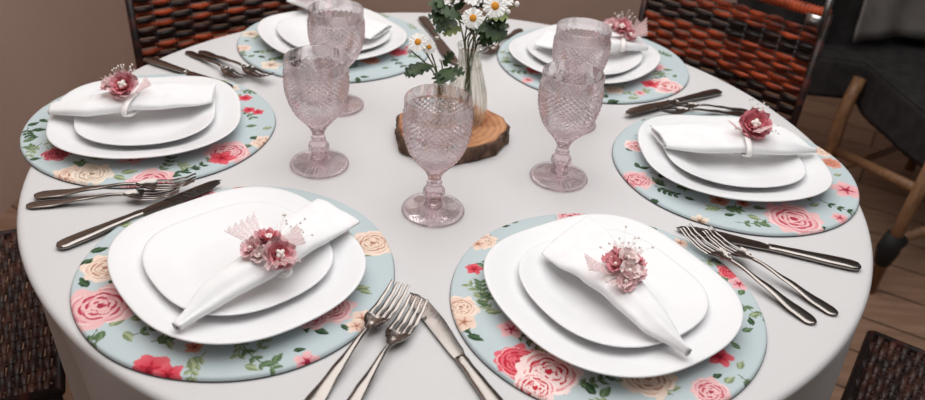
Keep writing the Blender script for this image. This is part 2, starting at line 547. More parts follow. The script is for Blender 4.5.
MATS = {
    'front left': dict(c=(-0.2272, -0.3216), fl=[
        ('rose', 'peach', 105, 268, .024), ('rose', 'pink', 101, 306, .035), ('simple', 'red', 149, 369, .020), ('simple', 'red', 168, 374, .014),
        ('rose', 'pink', 330, 308, .026), ('rose', 'pink', 312, 318, .018), ('rose', 'peach', 373, 243, .026), ('simple', 'peach', 363, 318, .013), ('simple', 'peach', 357, 326, .011),
        ('simple', 'pink', 307, 361, .013), ('simple', 'orange', 194, 347, .009), ('rose', 'red', 194, 199, .016), ('simple', 'pink', 210, 195, .012), ('simple', 'orange', 240, 188, .010)],
        lf=[('D', 84, 282, 2.4, .02), ('D', 88, 262, 1.0, .02), ('D', 115, 284, -.6, .018), ('D', 100, 250, .6, .02), ('L', 130, 225, .4, .02), ('L', 150, 215, .3, .02),
            ('D', 322, 332, -.3, .017), ('D', 306, 328, -1.2, .016), ('L', 128, 337, -.8, .018), ('L', 140, 318, .3, .018), ('L', 118, 322, .8, .018), ('M', 99, 337, -1.5, .018),
            ('L', 235, 340, -1.4, .016), ('L', 192, 365, -1.2, .02), ('L', 362, 288, .2, .018), ('L', 366, 292, -.4, .016), ('M', 270, 364, .2, .016), ('M', 278, 358, 1.2, .016),
            ('L', 252, 368, -.3, .016), ('D', 345, 328, -.8, .012), ('D', 300, 350, .4, .012), ('L', 170, 345, -1.0, .015)],
        sp=[('M', 241, 343, -.9, .05), ('M', 97, 330, -1.6, .035), ('L', 206, 352, -1.9, .035)]),
    'front right': dict(c=(0.1852, -0.3303), fl=[
        ('rose', 'red', 518, 362, .024), ('rose', 'redwhite', 549, 372, .032), ('rose', 'redwhite', 535, 388, .022), ('rose', 'peach', 648, 378, .028), ('rose', 'pink', 711, 392, .020),
        ('simple', 'red', 720, 357, .014), ('rose', 'peach', 461, 307, .019), ('simple', 'peach', 464, 322, .014), ('rose', 'peach', 484, 241, .016), ('simple', 'peach', 478, 244, .012),
        ('simple', 'red', 474, 269, .010), ('rose', 'pink', 571, 216, .02), ('rose', 'red', 730, 272, .015), ('simple', 'pink', 739, 284, .012), ('simple', 'pink', 511, 329, .014), ('simple', 'peach', 680, 243, .01)],
        lf=[('D', 476, 338, -.4, .018), ('D', 466, 330, -.8, .016), ('M', 487, 295, .6, .016), ('M', 484, 304, -.4, .016), ('L', 494, 312, .1, .018), ('D', 590, 388, 2.0, .018), ('M', 606, 392, 1.0, .018),
            ('L', 673, 388, .2, .018), ('L', 665, 392, -.4, .016), ('D', 718, 376, .6, .012), ('M', 742, 292, 1.0, .014), ('D', 751, 321, 1.6, .014), ('M', 748, 330, .5, .014), ('L', 741, 365, 1.1, .014),
            ('L', 755, 315, .4, .014), ('D', 506, 226, .3, .012), ('M', 515, 222, .4, .012), ('D', 560, 219, 2.9, .012), ('L', 730, 380, .7, .015), ('M', 735, 345, 2.2, .014)],
        sp=[('M', 736, 300, -1.0, .05), ('M', 478, 300, .6, .04), ('M', 570, 384, .1, .04), ('L', 505, 252, 2.0, .03)]),
    'right': dict(c=(0.4074, 0.0015), fl=[
        ('rose', 'redwhite', 636, 146, .018), ('rose', 'pink', 637, 180, .023), ('rose', 'pink', 794, 219, .037), ('simple', 'pink', 846, 190, .022), ('rose', 'orange', 831, 163, .015),
        ('rose', 'peach', 822, 152, .014), ('simple', 'orange', 719, 200, .014), ('simple', 'orange', 743, 203, .010), ('simple', 'pink', 840, 218, .012), ('simple', 'cream', 700, 220, .012)],
        lf=[('D', 637, 165, 1.8, .016), ('D', 645, 168, .3, .016), ('D', 629, 150, -.8, .012), ('D', 666, 176, .4, .018), ('D', 660, 184, -.6, .018), ('M', 684, 188, -.2, .02), ('D', 690, 199, -.4, .015),
            ('D', 730, 215, .3, .015), ('M', 736, 208, .2, .018), ('M', 760, 208, .1, .018), ('M', 765, 225, -.4, .018), ('D', 704, 222, -1.0, .014), ('L', 755, 218, -.5, .02), ('D', 822, 228, .5, .015), ('L', 815, 205, .5, .016), ('L', 838, 175, .5, .014), ('D', 655, 200, 2.5, .012)],
        sp=[('D', 650, 172, -.5, .05), ('D', 820, 200, -.8, .05), ('M', 735, 222, -.1, .05), ('D', 655, 186, -.9, .03)]),
    'back right': dict(c=(0.2364, 0.3632), fl=[
        ('rose', 'red', 535, 70, .016), ('rose', 'redwhite', 665, 86, .032), ('simple', 'red', 650, 84, .016), ('rose', 'peach', 614, 90, .016), ('rose', 'pink', 657, 67, .015), ('simple', 'pink', 528, 80, .011), ('simple', 'pink', 640, 93, .010)],
        lf=[('M', 508, 62, .3, .02), ('M', 518, 66, -.3, .02), ('D', 614, 101, .3, .02), ('D', 606, 96, 1.5, .016), ('L', 634, 98, .4, .02), ('M', 668, 70, .2, .018), ('M', 675, 76, 1.2, .014), ('M', 560, 95, .3, .02), ('L', 503, 52, 1.0, .015)],
        sp=[('M', 506, 70, -.3, .04), ('M', 570, 98, .1, .04), ('M', 672, 58, 2.0, .03)]),
    'back left': dict(c=(-0.2359, 0.3624), fl=[
        ('simple', 'cream', 251, 34, .017), ('rose', 'peach', 243, 48, .014), ('simple', 'cream', 271, 65, .018), ('rose', 'red', 398, 52, .018), ('rose', 'orange', 370, 60, .018), ('simple', 'red', 410, 48, .010), ('simple', 'cream', 300, 72, .012)],
        lf=[('D', 258, 52, .3, .016), ('D', 262, 57, -.4, .016), ('M', 252, 56, .9, .014), ('D', 358, 79, 2.0, .016), ('D', 365, 77, .3, .016), ('M', 386, 68, .4, .014), ('D', 247, 41, .3, .01), ('M', 280, 58, .2, .018)],
        sp=[('D', 392, 56, -1.2, .06), ('M', 264, 60, .3, .03)]),
    'left': dict(c=(-0.4421, 0.0006), fl=[
        ('rose', 'crimson', 57, 154, .019), ('rose', 'peach', 70, 175, .022), ('rose', 'cream', 92, 174, .026), ('rose', 'pink', 152, 181, .030), ('rose', 'pink', 135, 186, .018), ('rose', 'pink', 228, 152, .030), ('simple', 'red', 222, 158, .018),
        ('rose', 'peach', 264, 142, .018), ('simple', 'red', 245, 98, .011), ('simple', 'red', 249, 110, .010), ('simple', 'red', 258, 112, .009), ('simple', 'cream', 232, 88, .012), ('simple', 'pink', 133, 157, .02)],
        lf=[('D', 40, 130, .3, .02), ('D', 34, 124, 1.0, .018), ('D', 44, 121, -.3, .016), ('D', 36, 159, .5, .015), ('M', 30, 140, .9, .018), ('L', 130, 172, .4, .022), ('L', 120, 178, -.4, .02), ('D', 196, 168, .2, .014), ('D', 185, 172, .0, .014), ('D', 175, 176, .3, .014),
            ('D', 256, 138, .3, .018), ('M', 248, 146, .8, .018), ('M', 252, 126, .5, .016), ('L', 98, 158, .1, .02), ('M', 210, 160, 2.6, .018), ('L', 268, 128, .8, .016), ('D', 75, 145, 2.4, .014), ('L', 200, 178, .3, .016)],
        sp=[('M', 156, 173, 1.2, .04), ('D', 165, 176, .5, .05), ('D', 28, 128, -1.2, .03), ('M', 240, 90, -.3, .03)]),
}
MAT_TOP = 0.0055
RM = 0.1745


def placemat(where, d, label):
    cx, cy = d['c']
    N = 900
    prof = []           # (r, z)
    prof.append((0.0005, 0.0048))
    for r in np.linspace(0.03, 0.085, 4): prof.append((r, 0.0048))
    for r in np.arange(0.0865, RM - 0.0035, 0.0011): prof.append((r, 0.0048 + 0.0006 * min(1, (r - .0865) / .05)))
    for a in np.linspace(0, 1, 6)[1:]: prof.append((RM - 0.0035 + 0.0035 * math.sin(a * PI / 2), 0.0018 + 0.0036 * math.cos(a * PI / 2)))
    R = np.array([p[0] for p in prof]); Z = np.array([p[1] for p in prof])
    th = np.arange(N) * 2 * PI / N
    wob = 1 + 0.0035 * np.sin(3 * th + cx * 40) + 0.002 * np.sin(7 * th + cy * 30)
    RR, TH = np.meshgrid(R, th, indexing='ij')
    WB = np.meshgrid(R, wob, indexing='ij')[1]
    X = (RR * WB * np.cos(TH)).ravel(); Y = (RR * WB * np.sin(TH)).ravel(); ZZ = np.repeat(Z, N)
    pr = Print(X, Y)
    loc = lambda px, py: (at(px, py, MAT_TOP).x - cx, at(px, py, MAT_TOP).y - cy)
    r = random.Random(int(abs(cx) * 1000) + 5)
    # faint small sprigs all over the ground of the print
    for k in range(26):
        a = r.uniform(0, 6.28); q = r.uniform(0.09, 0.172)
        g = LG if k % 2 else MG
        pr.sprig(q * math.cos(a), q * math.sin(a), r.uniform(0, 6.28), r.uniform(.014, .036), 3, g[0], g[1], .0027, .011, r.uniform(-1, 1))
    for g, px, py, a, L in d.get('sp', []):
        x, y = loc(px, py); c1, c2 = GREENS[g]
        pr.sprig(x, y, a, L, 4, c1, c2, .0028, .011)
    for g, px, py, a, L in d['lf']:
        x, y = loc(px, py); c1, c2 = GREENS[g]
        L *= 1.05
        pr.leaf(x - L / 2 * math.cos(a), y - L / 2 * math.sin(a), x + L / 2 * math.cos(a), y + L / 2 * math.sin(a), L * .23, c1, c2)
        pr.leaf(x - L / 2 * math.cos(a), y - L / 2 * math.sin(a), x + L * .3 * math.cos(a + 1.1), y + L * .3 * math.sin(a + 1.1), L * .15, c2, c1)
    for i, (kind, pal, px, py, rad) in enumerate(d['fl']):
        x, y = loc(px, py)
        if kind == 'rose': pr.rose(x, y, rad, PAL[pal], seed=i * 7 + int(px))
        else: pr.simple(x, y, rad, PAL[pal], 5, seed=i * 3 + int(px))
    nr = len(R)
    me = bpy.data.meshes.new('cover')
    V = np.stack([X, Y, ZZ], 1)
    I, J = np.meshgrid(np.arange(nr - 1), np.arange(N), indexing='ij')
    A = (I * N + J).ravel(); B = (I * N + (J + 1) % N).ravel(); Cc = ((I + 1) * N + (J + 1) % N).ravel(); D = ((I + 1) * N + J).ravel()
    Fq = np.stack([A, D, Cc, B], 1)
    me.from_pydata(V.tolist(), [], Fq.tolist())
    me.materials.append(M['floral'])
    me.polygons.foreach_set('use_smooth', [True] * len(Fq))
    ca = me.color_attributes.new('print', 'FLOAT_COLOR', 'POINT')
    ca.data.foreach_set('color', np.concatenate([pr.c, np.ones((len(X), 1))], 1).astype(np.float32).ravel())
    me.update()
    root = thing('placemat', label, 'placemat', (cx, cy, TZ + 0.0003), 0, 'round floral placemats around the table')
    o = bpy.data.objects.new('cover', me); COL.objects.link(o); o.parent = root
    b = MB()
    rows = []
    for r_, z in [(0.001, 0.0), (RM - .003, 0.0), (RM + 0.0001, 0.0004), (RM + 0.0004, 0.0012), (RM - 0.0003, 0.0022), (RM - .004, 0.0024), (0.001, 0.0024)]:
        rows.append([(r_ * wob[k] * math.cos(th[k]), r_ * wob[k] * math.sin(th[k]), z) for k in range(0, N, 5)])
    b.grid(rows, close_u=True, cap0=True, cap1=True)
    b.build('underside_shade', M['underside_shade'], root)


MLAB = {
    'front left': 'round blue floral placemat with a large pink rose at its left, front left',
    'front right': 'round blue floral placemat with a big red-pink rose at its lower left, front right',
    'right': 'round blue floral placemat with dark leaf sprigs, at the right table edge',
    'back right': 'round blue floral placemat behind the two right goblets, red-white rose at its right',
    'back left': 'round blue floral placemat behind the two left goblets, with cream blossoms',
    'left': 'round blue floral placemat with a peach rose, at the left table edge',
}
for k_, d_ in MATS.items():
    placemat(k_, d_, MLAB[k_])


# ------------------------------------------------------------------ plates
def plate_mesh(a, bb, rim, foot, lift, name):
    """rounded-square opal plate: half sizes a, bb"""
    N = 128
    e = 2.6
    outer = []          # (fraction, height) of the upper face, then the lower face
    topf = [(0.001, 0.0035), (0.30, 0.0035), (0.52, 0.0037), (0.60, 0.0045), (0.68, 0.0075), (0.76, 0.0115), (0.86, 0.0150), (0.95, 0.0175), (0.985, 0.0183)]
    edge = [(1.0, 0.0180), (1.002, 0.0168)]
    bot = [(0.985, 0.0155), (0.93, 0.0135), (0.84, 0.0108), (0.74, 0.0070), (0.66, 0.0030), (0.60, 0.0004), (0.56, 0.0), (0.53, 0.0006), (0.001, 0.0008)]
    rows = []
    for q, z in topf + edge + bot:
        row = []
        for k in range(N):
            th = 2 * PI * k / N
            c, s_ = math.cos(th), math.sin(th)
            r = (abs(c / a) ** e + abs(s_ / bb) ** e) ** (-1 / e)
            # towards the middle the outline turns round
            w = max(0, min(1, (q - 0.5) / 0.3))
            r = lerp(min(a, bb), r, w)
            cornr = math.sin(2 * th) ** 2
            zz = z * rim / 0.0183 if z > 0.0045 else z
            zz += lift * cornr * max(0, (q - 0.62) / 0.38) ** 2
            row.append((r * q * c, r * q * s_, zz))
        rows.append(row)
    b = MB(); b.grid(rows, close_u=True, cap0=True, cap1=True)
    return b


GP = 'white rounded-square dinner plates'; GD = 'small white plates stacked on the dinner plates'
PLATES = [
    ('front left', (-0.2246, -0.3295), .126, .136, 43), ('front right', (0.1866, -0.3332), .1285, .133, 34),
    ('left', (-0.4423, -0.0107), .1295, .127, 16), ('right', (0.4000, -0.0030), .1235, .1315, 95),
    ('back right', (0.2171, 0.3448), .1295, .125, 51), ('back left', (-0.2396, 0.3536), .124, .128, 39)]
WH = {'front left': 'on the front left placemat', 'front right': 'on the front right placemat', 'left': 'at the left edge of the table',
      'right': 'at the right edge of the table', 'back right': 'behind the two right goblets', 'back left': 'behind the two left goblets'}
ZP = TZ + 0.0063                       # plate foot
for i, (w, c, a, bb, ang) in enumerate(PLATES):
    o = plate_mesh(a, bb, 0.0195, 0.6, 0.004, '').build('dinner_plate', M['china'], loc=(c[0], c[1], ZP))
    o.rotation_euler = (0, 0, math.radians(ang))
    tag(o, 'large white rounded-square dinner plate ' + WH[w], 'plate', GP)
SIDE = {'front left': (.0, .003, 43), 'front right': (.002, .004, 34), 'left': (-.002, .004, 16), 'right': (.0, .004, 95), 'back right': (0, .003, 51), 'back left': (.002, .003, 39)}
side0 = None
for (w, c, a, bb, ang) in PLATES:
    dx, dy, an = SIDE[w]
    if side0 is None:
        o = side0 = plate_mesh(.0945, .098, 0.0165, 0.6, 0.003, '').build('side_plate', M['china'])
    else:
        o = side0.copy(); COL.objects.link(o)
    o.location = (c[0] + dx, c[1] + dy, ZP + 0.0042); o.rotation_euler = (0, 0, math.radians(an))
    tag(o, 'small white rounded-square plate stacked on the large plate ' + WH[w], 'plate', GD)


# ------------------------------------------------------------------ napkins
ZN = 0.0305                            # underside of a napkin, above the tabletop


def napkin(path, wid, hgt, label, skew0=0.0, skew1=0.0, turns=3.4, seed=0, flip=1, lean=0.0):
    """path: px points along its middle; wid/hgt: (s, value) tables; the cloth is wound as a flat roll"""
    P = [at(x, y, ZN + .006) for x, y in path]
    # resample
    L = [0]
    for a, b_ in zip(P[:-1], P[1:]): L.append(L[-1] + (b_ - a).length)
    def pt(s):
        s *= L[-1]
        for i in range(len(P) - 1):
            if s <= L[i + 1] or i == len(P) - 2:
                t = (s - L[i]) / (L[i + 1] - L[i]); return P[i].lerp(P[i + 1], t)
    NS, NT = 70, 96
    rows = []
    rd = random.Random(seed)
    p1, p2, p3 = [rd.uniform(0, 6.28) for _ in range(3)]
    Ltot = L[-1]
    for i in range(NS):
        s = i / (NS - 1)
        row = []
        for j in range(NT):
            th = j / (NT - 1) * turns * PI
            k = 1 - 0.115 * th / PI
            W = sinterp(s, wid); H = sinterp(s, hgt)
            cx_ = math.cos(th) * flip
            sk = lerp(skew0, skew1, s) * cx_ * k * W / Ltot
            ss = min(max(s + sk * (1 if True else 0), -0.2), 1.2)
            c0 = pt(min(max(s, 0), 1)); c1 = pt(min(s + .02, 1)); c2 = pt(max(s - .02, 0))
            tdir = (c1 - c2); tdir.z = 0; tdir.normalize()
            n = Vector((-tdir.y, tdir.x, 0))
            # soft creases running along the cloth
            ripple = 1 + 0.10 * math.sin(3.1 * cx_ * 2 + p1 + 1.2 * s * 3) * (1 if math.sin(th) > 0 else 0)
            x = cx_ * k * W * (1 + 0.03 * math.sin(9 * s + p2))
            sn = math.sin(th)
            z = H * (0.5 + 0.5 * k * (abs(sn) ** 0.75) * (1 if sn > 0 else -1) * ripple)
            z += 0.0015 * math.sin(7 * s + 2.5 * cx_ + p3) * (0.5 + 0.5 * sn)
            p = c0 + tdir * (sk * Ltot) + n * x
            row.append((p.x, p.y, TZ + ZN + max(z, 0) + lean * cx_ * W))
        rows.append(row)
    b = MB(); b.grid(rows)
    o = b.build('napkin', M['napkin'])
    # origin at its middle
    c = Vector((sum(v[0] for v in b.v) / len(b.v), sum(v[1] for v in b.v) / len(b.v), TZ + ZN))
    o.data.transform(Matrix.Translation(-c)); o.location = c
    md = o.modifiers.new('thickness', 'SOLIDIFY'); md.thickness = 0.0008; md.offset = 0
    tag(o, label, 'napkin', 'white cloth napkins drawn through rings')
    return o


napkin([(176, 327), (215, 297), (262, 268), (302, 238), (339, 212)], [(0, .005), (.25, .018), (.5, .026), (.62, .030), (.8, .035), (1, .036)],
       [(0, .010), (.3, .020), (.5, .022), (.7, .021), (1, .012)], 'white napkin with its narrow tip toward the lower left, on the front left plates', seed=1, skew1=.1)
napkin([(689, 352), (655, 325), (617, 288), (590, 258), (565, 233)], [(0, .004), (.25, .020), (.48, .026), (.65, .036), (.85, .048), (1, .050)],
       [(0, .010), (.3, .018), (.5, .021), (.7, .018), (1, .008)], 'white napkin tapering to the lower right, on the front right plates', seed=2, skew1=-.5, flip=-1)
napkin([(52, 108), (90, 109), (134, 103), (176, 98), (214, 93)], [(0, .018), (.25, .028), (.47, .028), (.7, .037), (.9, .038), (1, .032)],
       [(0, .012), (.3, .020), (.47, .023), (.7, .020), (1, .010)], 'white napkin across the plates at the left edge of the table', seed=3, skew1=.3, skew0=.0)
napkin([(658, 137), (692, 142), (745, 146), (785, 148), (815, 149)], [(0, .032), (.25, .038), (.55, .026), (.75, .024), (1, .006)],
       [(0, .012), (.3, .022), (.55, .023), (.75, .020), (1, .008)], 'white napkin across the plates at the right edge of the table', seed=4, skew0=-.4)
napkin([(540, 38), (575, 45), (612, 46), (628, 46), (640, 45)], [(0, .042), (.4, .040), (.75, .022), (1, .030)],
       [(0, .010), (.4, .018), (.75, .022), (1, .020)], 'white napkin partly hidden behind the rearmost right goblet', seed=5)
napkin([(382, 32), (350, 24), (325, 12), (312, 6), (300, 0)], [(0, .040), (.4, .036), (.75, .022), (1, .030)],
       [(0, .010), (.4, .016), (.75, .020), (1, .018)], 'white napkin seen through the rearmost left goblet', seed=6)


# ------------------------------------------------------------------ napkin rings
def frame_of(nrm):
    n = Vector(nrm).normalized()
    a = n.orthogonal().normalized()
    return a, n.cross(a), n


def petal(b, c, A, B, Nn, ang, L, W, cup, tilt, seed=0, ruff=0.12):
    """one cupped petal rooted at c, opening in direction ang"""
    d = A * math.cos(ang) + B * math.sin(ang)
    side = Nn.cross(d)
    rows = []
    for i in range(7):
        u = i / 6
        w = W * math.sin(PI * (0.12 + 0.76 * u) ** 0.8) ** 0.7
        row = []
        for j in range(7):
            v = j / 3 - 1
            z = math.sin(tilt) * u * L + cup * (v * v) * W * 0.6 + ruff * W * math.sin(5 * v + seed) * u * u
            r = math.cos(tilt) * u * L
            row.append(c + d * r + side * v * w + Nn * z)
        rows.append(row)
    b.grid(rows)


def flower(b, c, nrm, R, layers, seed=0):
    """layers: (n petals, length fraction, tilt, material index)"""
    r = random.Random(seed)
    A, B, Nn = frame_of(nrm)
    c = Vector(c)
    for n, fr, tilt, mi in layers:
        b.cur = mi
        o = r.uniform(0, 6)
        for k in range(n):
            petal(b, c, A, B, Nn, o + 2 * PI * k / n + r.uniform(-.15, .15), R * fr, R * fr * 0.62, r.uniform(.3, .7), tilt + r.uniform(-.12, .12), r.uniform(0, 6), .2)


def tulle(b, c, d, nrm, L, W, seed=0, folds=5, up_=0.35):
    d = Vector(d).normalized(); n = Vector(nrm).normalized(); s = n.cross(d).normalized()
    c = Vector(c); r = random.Random(seed); ph = r.uniform(0, 6)
    rows = []
    for i in range(8):
        u = i / 7
        rows.append([c + d * (L * u) + s * ((j / 24 * 2 - 1) * W * (0.15 + 0.85 * u)) + n * (up_ * L * u + 0.16 * W * u * math.sin(folds * PI * j / 12 + ph)) for j in range(25)])
    b.grid(rows)


def ring(pxy, axis_deg, w, h, zc, flowers, tulles, sprays, label):
    """pxy: where the band crosses the napkin; axis_deg: direction of the napkin"""
    c = at(pxy[0], pxy[1], ZN + .006)
    root = thing('napkin_ring', label, 'napkin ring', (c.x, c.y, TZ + ZN), 0, 'flower napkin rings')
    a = math.radians(axis_deg)
    ax = Vector((math.cos(a), math.sin(a), 0)); sd = Vector((-ax.y, ax.x, 0))
    b = MB()
    rows = []
    for k in range(40):
        th = 2 * PI * k / 40
        ctr = sd * (math.cos(th) * w) + Vector((0, 0, h / 2 + math.sin(th) * h / 2))
        nn = (sd * math.cos(th) * h + Vector((0, 0, 1)) * math.sin(th) * w).normalized()
        rows.append([ctr + ax * (0.0045 * math.cos(q)) + nn * (0.0012 * math.sin(q)) for q in [2 * PI * m / 8 for m in range(8)]])
    b.grid(rows, close_u=True, close_v=True)
    b.build('band', M['satin'], root)
    base = Vector((0, 0, h))
    for off, nrm, R, kind, sd_ in flowers:
        b = MB()
        cc = base + Vector(off)
        if kind == 'rose':
            flower(b, cc, nrm, R, [(6, 1.0, .30, 0), (6, .88, .62, 1), (5, .66, .9, 2), (4, .45, 1.15, 2)], sd_)
            mats = [M['petal_pale'], M['petal_pink'], M['petal_rose']]
        elif kind == 'deep':
            flower(b, cc, nrm, R, [(7, 1.0, .3, 0), (6, .85, .6, 1), (6, .68, .85, 1), (4, .4, 1.1, 0)], sd_)
            mats = [M['petal_pink'], M['petal_rose'], M['petal_rose']]
        elif kind == 'pale':
            flower(b, cc, nrm, R, [(6, 1.0, .4, 0), (5, .75, .8, 0), (4, .5, 1.1, 0)], sd_)
            mats = [M['petal_pale']]
        elif kind == 'white':
            flower(b, cc, nrm, R, [(5, 1.0, .4, 0), (5, .7, .9, 0)], sd_)
            mats = [M['petal_blush']]
        else:
            flower(b, cc, nrm, R, [(5, 1.0, .4, 0), (5, .7, .9, 0)], sd_)
            mats = [M['petal_pink']]
        fo = b.build('flower', mats, root)
        b = MB()
        n = Vector(nrm).normalized()
        A, B, _ = frame_of(nrm)
        if kind in ('rose', 'deep'):
            for k in range(4):
                q = k * PI / 2 + .4
                b.sphere(cc + n * R * .42 + (A * math.cos(q) + B * math.sin(q)) * R * .17, R * .15, 8)
            b.sphere(cc + n * R * .5, R * .16, 8)
        else:
            b.sphere(cc + n * R * .35, R * .2, 8)
        b.build('pearl', M['pearl'], fo)
    for off, d, nrm, L, W, sd_ in tulles:
        b = MB(); tulle(b, base + Vector(off), d, nrm, L, W, sd_)
        b.build('tulle_bow', M['tulle'], root)
    if sprays:
        b = MB()
        for off, tip in sprays:
            p0 = base + Vector(off); p1 = base + Vector(tip)
            md = (p0 + p1) / 2 + Vector((0, 0, .003))
            b.tube([p0, md, p1], .0002, 5)
            b.sphere(p1, .0014, 7)
        b.build('pearl_spray', M['pearl'], root)


def fan(c, dirs, L, seed=0, n=9, spread=.5):
    r = random.Random(seed); out = []
    for k in range(n):
        v = Vector(dirs).normalized() + Vector((r.uniform(-spread, spread), r.uniform(-spread, spread), r.uniform(-.2, .35)))
        out.append((c, Vector(c) + v.normalized() * L * r.uniform(.6, 1)))
    return out


V3 = Vector
# facing roughly upward and toward the seat, as each lies on its napkin
ring((272, 266), 52, .029, .0235, 0, [((.010, -.010, .004), (.5, -.5, .8), .019, 'rose', 1), ((-.004, .010, .006), (.0, .1, 1), .017, 'rose', 2), ((-.018, -.004, .005), (-.4, -.4, .9), .013, 'pale', 3), ((-.008, -.012, .004), (-.2, -.6, .9), .010, 'white', 8)],
     [((-.008, .004, .002), (-.8, .5, .15), (0, 0, 1), .036, .022, 1), ((.004, -.008, .001), (.5, -.8, .0), (0, 0, 1), .030, .022, 2), ((.006, .008, .001), (.8, .4, .1), (0, 0, 1), .026, .018, 3)],
     fan((.004, .01, .004), (.6, .7, .25), .045, 1, 12, .6), 'napkin ring with two pink roses and tulle, on the front left napkin')
ring((620, 284), 118, .028, .022, 0, [((.0, .020, .006), (.1, .3, 1), .012, 'pink', 1), ((.014, .012, .005), (.4, .1, 1), .013, 'pink', 2), ((-.010, .012, .005), (-.5, .1, 1), .012, 'pink', 3), ((.004, .006, .012), (.1, -.2, 1), .013, 'white', 4),
      ((.004, -.010, .008), (.1, -.5, 1), .013, 'white', 5), ((-.008, .0, .008), (-.4, -.3, 1), .011, 'pink', 6), ((.012, -.006, .005), (.5, -.4, 1), .012, 'pale', 7), ((.0, -.020, .003), (.0, -.8, .8), .012, 'pale', 9)],
     [((-.008, -.004, .0), (-.9, -.1, .1), (0, 0, 1), .034, .014, 4), ((.002, .010, .001), (.3, .9, .1), (0, 0, 1), .024, .018, 5), ((-.004, -.012, .0), (-.3, -.9, 0), (0, 0, 1), .024, .014, 6)],
     fan((0, .012, .004), (.2, .8, .3), .042, 2, 12, .9), 'napkin ring with a cluster of pink and white blossoms, on the front right napkin')
ring((134, 108), 176, .030, .0235, 0, [((-.012, .008, .011), (.0, -.75, .8), .022, 'rose', 4), ((-.034, .012, .008), (-.5, -.4, .8), .014, 'pale', 5)],
     [((-.012, .010, .0), (-.8, .5, .4), (0, 0, 1), .028, .020, 7), ((.0, .012, .0), (.7, .5, .3), (0, 0, 1), .022, .016, 8)],
     fan((-.014, .016, .008), (-.3, .7, .9), .036, 3, 12, .8), 'napkin ring with a pink rose and pearls, at the left edge of the table')
ring((742, 146), 0, .036, .026, 0, [((.012, .008, .009), (-.05, -.65, .8), .024, 'deep', 6)],
     [((.004, .006, .004), (.5, -.8, .2), (0, -.3, 1), .030, .014, 9), ((-.004, .006, .002), (-.8, -.2, .2), (0, 0, 1), .020, .012, 10)],
     fan((.012, .022, .010), (.3, .7, .9), .034, 4, 11, .6) + fan((.014, .0, .004), (.9, -.1, .2), .032, 5, 5, .4), 'napkin ring with one deep pink ruffled flower, at the right edge of the table')
ring((622, 46), 175, .026, .024, 0, [((-.004, .010, .010), (-.1, -.5, .9), .020, 'rose', 7), ((-.022, .012, .010), (-.5, -.4, .9), .018, 'pale', 8), ((.010, -.002, .004), (.2, -.8, .7), .013, 'rose', 12)],
     [((.004, .0, .0), (.75, -.2, .4), (.2, -.4, .9), .034, .022, 11), ((.012, .004, -.004), (.8, .2, .7), (-.4, -.6, .8), .030, .018, 12)],
     fan((.0, .016, .008), (.1, .5, 1), .036, 6, 12, .8), 'napkin ring with pink flowers beside the rearmost right goblet')
ring((313, 6), 40, .024, .022, 0, [((.0, .012, .010), (.0, -.4, .9), .018, 'rose', 9), ((-.018, .010, .008), (-.5, -.2, .9), .015, 'pale', 10)],
     [((.0, .0, .004), (.2, -.9, .1), (0, -.6, .8), .026, .022, 13), ((-.004, .002, .004), (-.6, -.5, .2), (0, -.5, .9), .026, .020, 14)],
     fan((0, .016, .008), (0, .5, 1), .034, 7, 8, .8), 'pale pink tulle napkin ring at the top of the photo behind the left goblets')


# ------------------------------------------------------------------ cutlery
def section(x, hw, z, th, n=14, crown=1.0):
    row = []
    for k in range(n):
        a = 2 * PI * k / n
        row.append((x, hw * math.cos(a), z + th * (math.sin(a) * (crown if math.sin(a) > 0 else 1))))
    return row


def make_fork():
    root = thing('fork', 'x', 'fork')
    W = [(0, .003), (.003, .0075), (.010, .0098), (.025, .0094), (.06, .0062), (.10, .0034), (.118, .0026), (.126, .0026)]
    Zc = [(0, .0020), (.03, .0030), (.075, .0078), (.11, .0105), (.124, .0098), (.136, .0074), (.150, .0052), (.166, .0046), (.184, .0078), (.200, .0135)]
    Th = [(0, .0010), (.02, .0012), (.08, .0014), (.12, .0018), (.126, .0018)]
    b = MB(); rows = []
    for i in range(44):
        x = .126 * (i / 43) ** 1.15
        rows.append(section(x, sinterp(x, W), sinterp(x, Zc), sinterp(x, Th), crown=1.5))
    b.grid(rows, close_u=True, cap0=True, cap1=True)
    b.build('handle', M['steel'], root)
    b = MB(); rows = []
    W2 = [(.123, .0026), (.129, .0048), (.136, .0096), (.142, .0122), (.148, .0130), (.1505, .0130)]
    zc = lambda x: sinterp(x, Zc)
    for i in range(16):
        x = .123 + .0275 * i / 15
        hw = sinterp(x, W2)
        f_ = min(1, (x - .123) / .012)
        row = [(x, hw * (k / 8 - 1), zc(x) + .0026 * (k / 8 - 1) ** 2 * f_ + .0008) for k in range(17)]
        row += [(x, hw * (k / 8 - 1), zc(x) + .0026 * (k / 8 - 1) ** 2 * f_ - .0008) for k in range(16, -1, -1)]
        rows.append(row)
    b.grid(rows, close_u=True, cap0=True, cap1=True)
    for t_ in range(4):
        y0 = (-1.5 + t_) * .0070
        rows = []
        for i in range(16):
            u = i / 15
            x = .149 + .051 * u
            hw = lerp(.0027, .0014, u ** 1.2)
            y = y0 * lerp(1, .93, u)
            zz = zc(x) + .0026 * (y0 / .0128) ** 2 * (1 - .3 * u)
            rows.append([(x, y + hw * a_, zz + .0009 * c_) for a_, c_ in ((-1, -.6), (1, -.6), (1.0, .4), (.5, 1), (-.5, 1), (-1.0, .4))])
        b.grid(rows, close_u=True, cap0=True, cap1=True)
    b.build('fork_head', M['steel'], root, angle=35)
    return root


